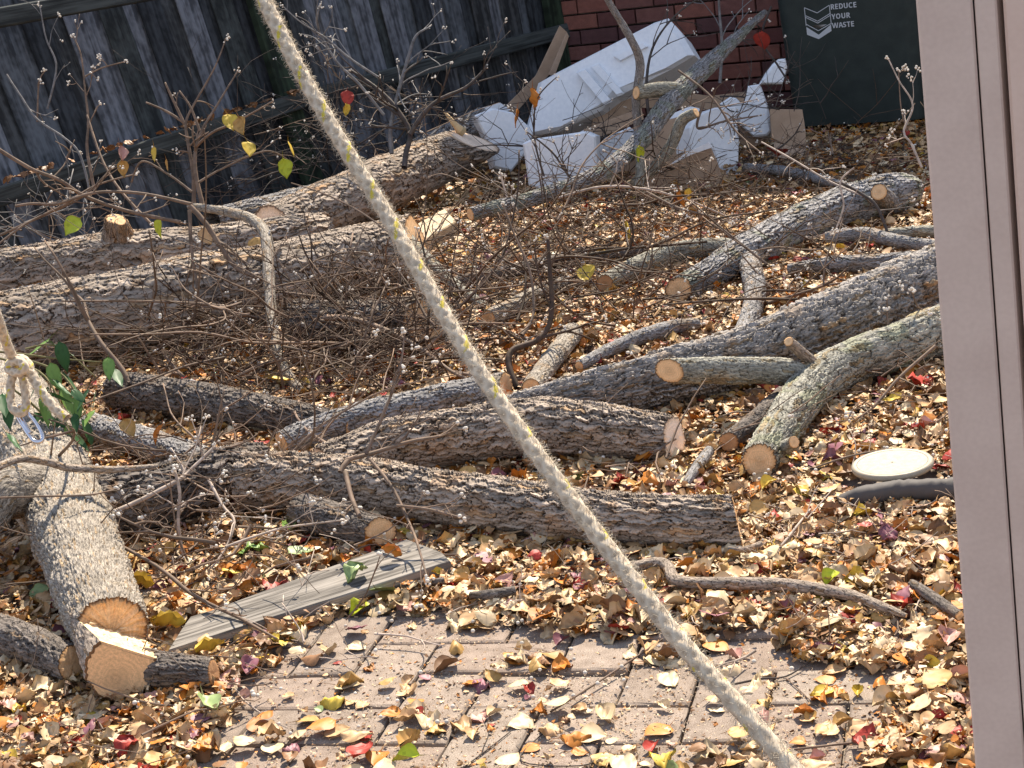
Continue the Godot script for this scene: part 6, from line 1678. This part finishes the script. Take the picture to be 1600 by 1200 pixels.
# ------------------------------------------------------------------ leaves
func build_hanging_leaves() -> void:
	var list := [
		["yellow leaf hanging from a twig before the fence, first of a pair by the rope", "yellow", Vector3(-0.831, 0.701, -5.748), 0.066],
		["golden leaf with brown edge hanging second of a pair by the rope", "ochre", Vector3(-0.789, 0.687, -5.724), 0.062],
		["salmon pink leaf held above an orange one before the fence rail", "pink", Vector3(-1.224, 0.646, -5.754), 0.055],
		["orange leaf hanging below a pink one before the fence rail", "ochre", Vector3(-1.224, 0.599, -5.742), 0.06],
		["bright yellow curled leaf beside the pink leaf, before the fence rail", "yellow", Vector3(-1.109, 0.628, -5.77), 0.05],
		["small ochre leaf hanging on a thin twig before the fence rail", "ochre", Vector3(-1.071, 0.585, -5.759), 0.042],
		["folded yellow leaf near the taut rope, seen edge on", "yellow", Vector3(-0.799, 0.595, -5.844), 0.06],
		["flat yellow leaf beside the taut rope, pointing sideways", "yellow", Vector3(-0.656, 0.572, -5.89), 0.055],
		["lime green leaf hanging beside the taut rope", "lime", Vector3(-0.684, 0.514, -5.822), 0.066],
		["yellow-green leaf by the stump knob on the second log", "lime", Vector3(-1.491, 0.39, -5.996), 0.075],
		["lime leaf behind the thickest log below the twig fan", "lime", Vector3(-1.201, 0.328, -6.083), 0.07],
		["small yellow leaf before the fence boards behind the taut rope", "yellow", Vector3(-0.552, 0.558, -7.284), 0.05],
		["dull red leaf before the fence boards behind the taut rope", "red", Vector3(-0.544, 0.596, -7.398), 0.07],
		["orange leaf pair topmost above the tilted log's splintered end", "orange", Vector3(0.244, 0.508, -7.167), 0.085],
		["orange leaf hanging beside the foam, lower of two", "orange", Vector3(0.168, 0.438, -7.148), 0.075],
		["lime leaf lying on the long slanting branch before the cardboard", "lime", Vector3(0.657, 0.232, -6.989), 0.075],
		["glowing orange leaf standing before the foam box", "orange", Vector3(0.734, 0.144, -6.24), 0.07],
		["yellow leaf beside the glowing orange leaf before the foam box", "yellow", Vector3(0.76, 0.163, -6.225), 0.045],
		["bright yellow leaf hanging in the twigs, upper of two beyond the rope", "yellow", Vector3(0.478, 0.152, -5.725), 0.062],
		["bright yellow pointed leaf hanging by the forked log's sawn limb", "yellow", Vector3(0.284, 0.125, -5.2), 0.066],
		["yellow leaf hanging upright under the pale crooked branch", "yellow", Vector3(-0.644, 0.064, -4.562), 0.06],
		["second yellow leaf, crumpled, under the pale crooked branch", "yellow", Vector3(-0.681, 0.047, -4.402), 0.058],
		["red leaf hanging over the dark log in the tangle", "red", Vector3(-0.936, 0.088, -4.62), 0.05],
		["ochre leaf on the slim grey log by the dark green leaves", "ochre", Vector3(-0.952, 0.153, -3.964), 0.05],
		["rust red leaf on the slim grey log by the dark green leaves", "orange", Vector3(-0.879, 0.13, -3.958), 0.05],
		["pale yellow leaf stuck to the timber offcut", "yellow", Vector3(-0.285, 0.151, -6.346), 0.06],
		["dark red leaf hanging before the bricks beside the wheelie bin", "red", Vector3(1.42, 0.541, -8.108), 0.09],
		["red leaf lying at the foot of the cardboard scrap", "red", Vector3(1.289, 0.113, -7.268), 0.1],
		["tan leaf resting on top of the thickest log", "tan", Vector3(-0.978, 0.331, -5.721), 0.06],
		["orange dead leaf on the rope side of the second log", "ochre", Vector3(-0.846, 0.241, -5.956), 0.06],
		["green leaf lying on the weathered plank", "sage", Vector3(-0.35, 0.045, -3.031), 0.05],
		["large green leaf lying against the edge of the weathered plank", "sage", Vector3(-0.297, 0.025, -2.969), 0.056],
		["lime leaf lying on the pavers in front of the weathered plank", "lime", Vector3(-0.342, 0.008, -2.928), 0.044],
		["orange leaf standing on the weathered plank", "orange", Vector3(-0.286, 0.045, -3.097), 0.04],
		["purple leaf lying on the pavers before the weathered plank", "purple", Vector3(-0.344, 0.008, -2.83), 0.048],
		["yellow leaf folded on the litter beside the trunk stub", "yellow", Vector3(-0.606, 0.025, -2.788), 0.05],
		["golden leaf tilted at the edge of the pavers before the plank", "yellow", Vector3(-0.469, 0.008, -2.866), 0.05],
		["golden folded leaf on the pavers right of the trunk stub", "yellow", Vector3(-0.515, 0.008, -2.76), 0.042],
		["large pale green leaf with a clear midrib below the trunk stub", "sage", Vector3(-0.571, 0.025, -2.548), 0.058],
		["purple leaf curled by the golden leaf before the plank", "purple", Vector3(-0.518, 0.008, -2.853), 0.042],
		["brick red leaf lying in the shade of the front trunk", "red", Vector3(-0.69, 0.025, -2.445), 0.042],
		["rust red crumpled leaf at the bottom edge of the pavers", "red", Vector3(-0.308, 0.008, -2.346), 0.056],
		["yellow-green leaf at the bottom edge beside the rust red one", "lime", Vector3(-0.235, 0.008, -2.304), 0.042],
		["magenta curled leaf in the litter beside the taut rope", "purple", Vector3(0.29, 0.025, -2.64), 0.056],
		["dark red pointed leaf standing on the pavers by the long twig", "red", Vector3(0.436, 0.008, -2.168), 0.042],
		["second dark red leaf standing by the long twig on the pavers", "red", Vector3(0.465, 0.008, -2.154), 0.042],
		["green leaf lying on the litter behind the long bare stick", "lime", Vector3(0.511, 0.025, -2.731), 0.036],
		["yellow leaf upright in the litter in front of the forked limb", "yellow", Vector3(0.5, 0.025, -3.259), 0.04],
		["yellow leaf lying beyond the upright one in front of the forked limb", "yellow", Vector3(0.554, 0.025, -3.19), 0.036],
		["bright yellow leaf pair under the forked limb by the door frame", "yellow", Vector3(0.879, 0.025, -3.718), 0.05],
		["red and orange leaf by the door frame beyond the lid", "red", Vector3(0.983, 0.025, -3.856), 0.075],
		["orange leaf cupped in the litter beside the arched log's sawn end", "orange", Vector3(0.25, 0.025, -3.387), 0.06],
		["green leaf in the shade under the twigs behind the plank", "green", Vector3(-0.58, 0.025, -3.297), 0.07],
		["second green leaf in the shade behind the plank, rounder", "sage", Vector3(-0.479, 0.025, -3.237), 0.055],
		["green leaf half hidden under the straight front log near its cut end", "green", Vector3(-0.514, 0.025, -3.388), 0.055],
		["yellow leaf curled beside the pale front trunk", "yellow", Vector3(-0.803, 0.025, -3.171), 0.05],
		["yellow leaf lying near the trunk's notch", "yellow", Vector3(-0.705, 0.025, -2.928), 0.055],
		["long yellow leaf on the forked stick behind the plank", "yellow", Vector3(-0.615, 0.025, -3.172), 0.04],
	]
	for q in list:
		var hung: bool = (q[2] as Vector3).y > 0.12
		var turn := Vector3(rng.randf_range(0.5, 1.9), rng.randf_range(-1.3, 1.3), rng.randf_range(-1.0, 1.0)) if hung else Vector3(rng.randf_range(0.1, 0.5), rng.randf() * TAU, rng.randf_range(-0.3, 0.3))
		leaf(q[0], q[1], q[2] + Vector3(0, 0.0 if hung else 0.008, 0), float(q[3]) * 1.1, turn, rng.randi() % 12 if hung else -1, "leaves that stand out by colour")


func scatter_litter() -> void:
	build_hanging_leaves()
	var bare := PackedVector2Array()
	for q: Vector3 in [Vector3(-0.534, 0, -2.268), Vector3(-0.539, 0, -2.616), Vector3(-0.52, 0, -2.738), Vector3(-0.449, 0, -2.84), Vector3(-0.345, 0, -2.893), Vector3(-0.249, 0, -2.899), Vector3(-0.14, 0, -2.844), Vector3(-0.004, 0, -2.734), Vector3(0.116, 0, -2.666), Vector3(0.22, 0, -2.605), Vector3(0.346, 0, -2.576), Vector3(0.44, 0, -2.456), Vector3(0.499, 0, -2.321), Vector3(0.469, 0, -1.997)]:
		bare.append(Vector2(q.x, q.z))
	var plank := PackedVector2Array()
	for q: Vector3 in [Vector3(-0.692, 0.03, -2.805), Vector3(-0.157, 0.03, -3.045), Vector3(-0.261, 0.03, -3.259), Vector3(-0.686, 0.03, -2.98)]:
		plank.append(Vector2(q.x, q.z))
	var lid := Vector3(0.75, 0.05, -3.218)
	var nn := FastNoiseLite.new()
	nn.seed = 77
	nn.frequency = 3.0
	var big := []
	var places := []
	var tints := []
	for k in leaf_shapes.size():
		var pl: Array[Transform3D] = []
		places.append(pl)
		tints.append(PackedColorArray())
	var spots := []
	# nearest to farthest in strips, so that nearer ground is as densely covered as farther
	var n := 60000
	for i in n:
		var depth := lerpf(1.9, 10.4, pow(rng.randf(), 1.25))
		var half := depth * 0.335 + 0.35
		var x := rng.randf_range(-half, half) - 0.02
		var z := -depth
		if Geometry2D.is_point_in_polygon(Vector2(x, z), plank) and rng.randf() < 0.86:
			continue
		if Vector2(x - lid.x, z - lid.z).length() < 0.1:
			continue
		var in_bare := Geometry2D.is_point_in_polygon(Vector2(x + nn.get_noise_2d(x, z) * 0.12, z + nn.get_noise_2d(z, x) * 0.09), bare)
		if in_bare and rng.randf() > 0.05 + 0.10 * (0.5 + nn.get_noise_2d(x * 2.0, z * 2.0 + 9.0)):
			continue
		spots.append([x, z, in_bare])
	spots.sort_custom(func(a: Array, b: Array) -> bool: return a[1] > b[1])
	var single := 0
	for s in spots:
		var x: float = s[0]
		var z: float = s[1]
		var in_bare: bool = s[2]
		var size := rng.randf_range(0.026, 0.054)
		if rng.randf() < 0.35:
			size = rng.randf_range(0.011, 0.026)
		var heap := 0.5 + 0.5 * nn.get_noise_2d(x * 0.7 + 3.0, z * 0.7)
		var y := 0.004 + size * 0.06 if in_bare else 0.003 + rng.randf() * (0.01 + 0.022 * heap)
		var lean := 0.13 if in_bare else 0.29
		var turn := Vector3(rng.randfn() * lean, rng.randf() * TAU, rng.randfn() * lean)
		if rng.randf() < 0.2:
			turn.z += PI
			y += 0.012
		var tint := tint_of(rng, z < -2.9 - rng.randf() * 1.4)
		var shape := rng.randi() % leaf_shapes.size()
		if z < -2.2 and single < 300 and absf(x - (-z * 0.03)) < -z * 0.31 and x < -z * 0.26 and (in_bare or y > 0.012) and size > 0.02:
			single += 1
			leaf(litter_label(tint, shape, x, z, in_bare, size), tint, Vector3(x, y, z), size, turn, shape, "fallen leaves on and round the pavers")
			continue
		var c: Color = LEAF_TINTS[tint]
		c *= rng.randf_range(0.7, 1.15)
		places[shape].append(Transform3D(Basis.from_euler(turn) * Basis.from_scale(Vector3.ONE * size), Vector3(x, y, z)))
		tints[shape].append(c)
	var t := thing("leaf_litter", "deep litter of dry autumn leaves covering the yard", "leaves", Vector3(0.131, 0, -3.787))
	t.set_meta("kind", "stuff")
	for k in leaf_shapes.size():
		var moved: Array[Transform3D] = []
		for q: Transform3D in places[k]:
			moved.append(Transform3D(q.basis, q.origin - t.position))
		scatter(t, "leaves", leaf_shapes[k], "leaf_skin", moved, tints[k])
	# crumbled leaf between the whole ones
	var bit := started()
	for v: Vector3 in [Vector3(-0.5, 0, -0.3), Vector3(0, 0.22, 0.35), Vector3(-0.1, 0.05, -0.5), Vector3(-0.1, 0.05, -0.5), Vector3(0, 0.22, 0.35), Vector3(0.5, -0.05, 0.1)]:
		bit.add_vertex(v)
	var bits: Array[Transform3D] = []
	var bt2 := PackedColorArray()
	for i in 90000:
		var depth := lerpf(2.1, 8.0, pow(rng.randf(), 1.5))
		var half := depth * 0.335 + 0.2
		var x := rng.randf_range(-half, half)
		var open := Geometry2D.is_point_in_polygon(Vector2(x + nn.get_noise_2d(x, -depth) * 0.12, -depth + nn.get_noise_2d(-depth, x) * 0.09), bare)
		if open and rng.randf() > 0.22 + 0.5 * nn.get_noise_2d(x * 2.5, depth * 2.5):
			continue
		if Geometry2D.is_point_in_polygon(Vector2(x, -depth), plank) or Vector2(x - lid.x, -depth - lid.z).length() < 0.09:
			continue
		var size := rng.randf_range(0.004, 0.013) * (0.75 if open else 1.2)
		bits.append(Transform3D(Basis.from_euler(Vector3(rng.randfn() * 0.45, rng.randf() * TAU, rng.randfn() * 0.45)) * Basis.from_scale(Vector3.ONE * size), Vector3(x, 0.003 + (0.0 if open else rng.randf() * 0.03), -depth) - t.position))
		bt2.append(LEAF_TINTS[["tan", "straw", "brown", "tan", "orange", "straw", "brown", "tan"][rng.randi() % 8]] * rng.randf_range(0.6, 1.1))
	scatter(t, "leaf_crumbs", finished(bit), "leaf_skin", bits, bt2)
	# litter caught on the fence rail
	var rail: Array[Transform3D] = []
	var rt := PackedColorArray()
	for i in 70:
		var k := rng.randf()
		var p := (Vector3(-2.06, 0.453, -7.194)).lerp(Vector3(-0.848, 0.57, -8.448), k)
		rail.append(Transform3D(Basis.from_euler(Vector3(rng.randfn() * 0.5, rng.randf() * TAU, rng.randfn() * 0.5)) * Basis.from_scale(Vector3.ONE * rng.randf_range(0.03, 0.05)), p + Vector3(0, 0.006, -0.012) - t.position))
		rt.append(LEAF_TINTS["brown"] * rng.randf_range(0.6, 1.5))
	scatter(t, "leaves", leaf_shapes[7], "leaf_skin", rail, rt)
	# crumbs, sawdust and loose seeds on the pavers
	var flake := BoxMesh.new()
	flake.size = Vector3(1, 0.25, 0.5)
	var crumbs: Array[Transform3D] = []
	var ct := PackedColorArray()
	for i in 5200:
		var q := (Vector3(-0.565, 0, -2.276)).lerp(Vector3(0.502, 0, -1.988), rng.randf()).lerp((Vector3(-0.585, 0, -3.087)).lerp(Vector3(0.69, 0, -2.637), rng.randf()), rng.randf())
		crumbs.append(Transform3D(Basis.from_euler(Vector3(rng.randfn() * 0.3, rng.randf() * TAU, rng.randfn() * 0.3)) * Basis.from_scale(Vector3(rng.randf_range(0.5, 2.0), 1, 1) * rng.randf_range(0.0012, 0.0034)), q + Vector3(0, 0.003, 0) - t.position))
		var c := [Color(0.55, 0.4, 0.25), Color(0.62, 0.52, 0.38), Color(0.2, 0.12, 0.07), Color(0.4, 0.26, 0.15)][rng.randi() % 4] as Color
		ct.append(c)
	var dust := thing("wood_chips", "fine wood chips and leaf crumbs strewn over the bare pavers", "wood chips", Vector3(-0.07, 0, -2.473))
	dust.set_meta("kind", "stuff")
	for i in crumbs.size():
		crumbs[i].origin += t.position - dust.position
	scatter(dust, "chips", flake, "chip", crumbs, ct)
	var balls: Array[Transform3D] = []
	var bt := PackedColorArray()
	for i in 900:
		var depth := lerpf(2.4, 8.5, pow(rng.randf(), 1.1))
		var half := depth * 0.33
		balls.append(Transform3D(Basis.from_scale(Vector3.ONE * rng.randf_range(0.003, 0.0042)), Vector3(rng.randf_range(-half, half), rng.randf_range(0.02, 0.06) if depth > 3.2 else 0.02, -depth)))
		bt.append(Color(1, 1, 1) * rng.randf_range(0.7, 1.1))
	var sd := thing("fallen_seeds", "tiny white seeds sprinkled over the leaf litter", "seeds", Vector3.ZERO)
	sd.set_meta("kind", "stuff")
	scatter(sd, "seeds", seed_ball, "seed_wax", balls, bt)


func litter_label(tint: String, shape: int, x: float, z: float, in_bare: bool, size: float) -> String:
	var forms := ["flat", "nearly flat", "smooth", "spread", "curled", "folded", "crumpled", "cupped", "twisted", "wavy", "crinkled", "rolled", "crushed", "shrivelled", "bent", "creased", "arched", "ragged", "puckered"]
	var names := {"dark_green": "dark green"}
	var col: String = names.get(tint, tint)
	var where := "on the bare pavers" if in_bare else "in the litter"
	var near := "by the front trunk"
	if x > -0.55:
		near = "below the weathered plank"
	if x > -0.25:
		near = "before the front log"
	if x > 0.05:
		near = "by the taut rope"
	if x > 0.33:
		near = "next to the door frame"
	var row: String = ["closest row", "second row", "third row", "fourth row", "fifth row", "sixth row", "far row"][clampi(int((-z - 2.2) / 0.11), 0, 6)]
	var big := "small" if size < 0.032 else "large" if size > 0.046 else "middling"
	return "%s %s %s leaf %s %s, %s" % [big, forms[shape], col, where, near, row]
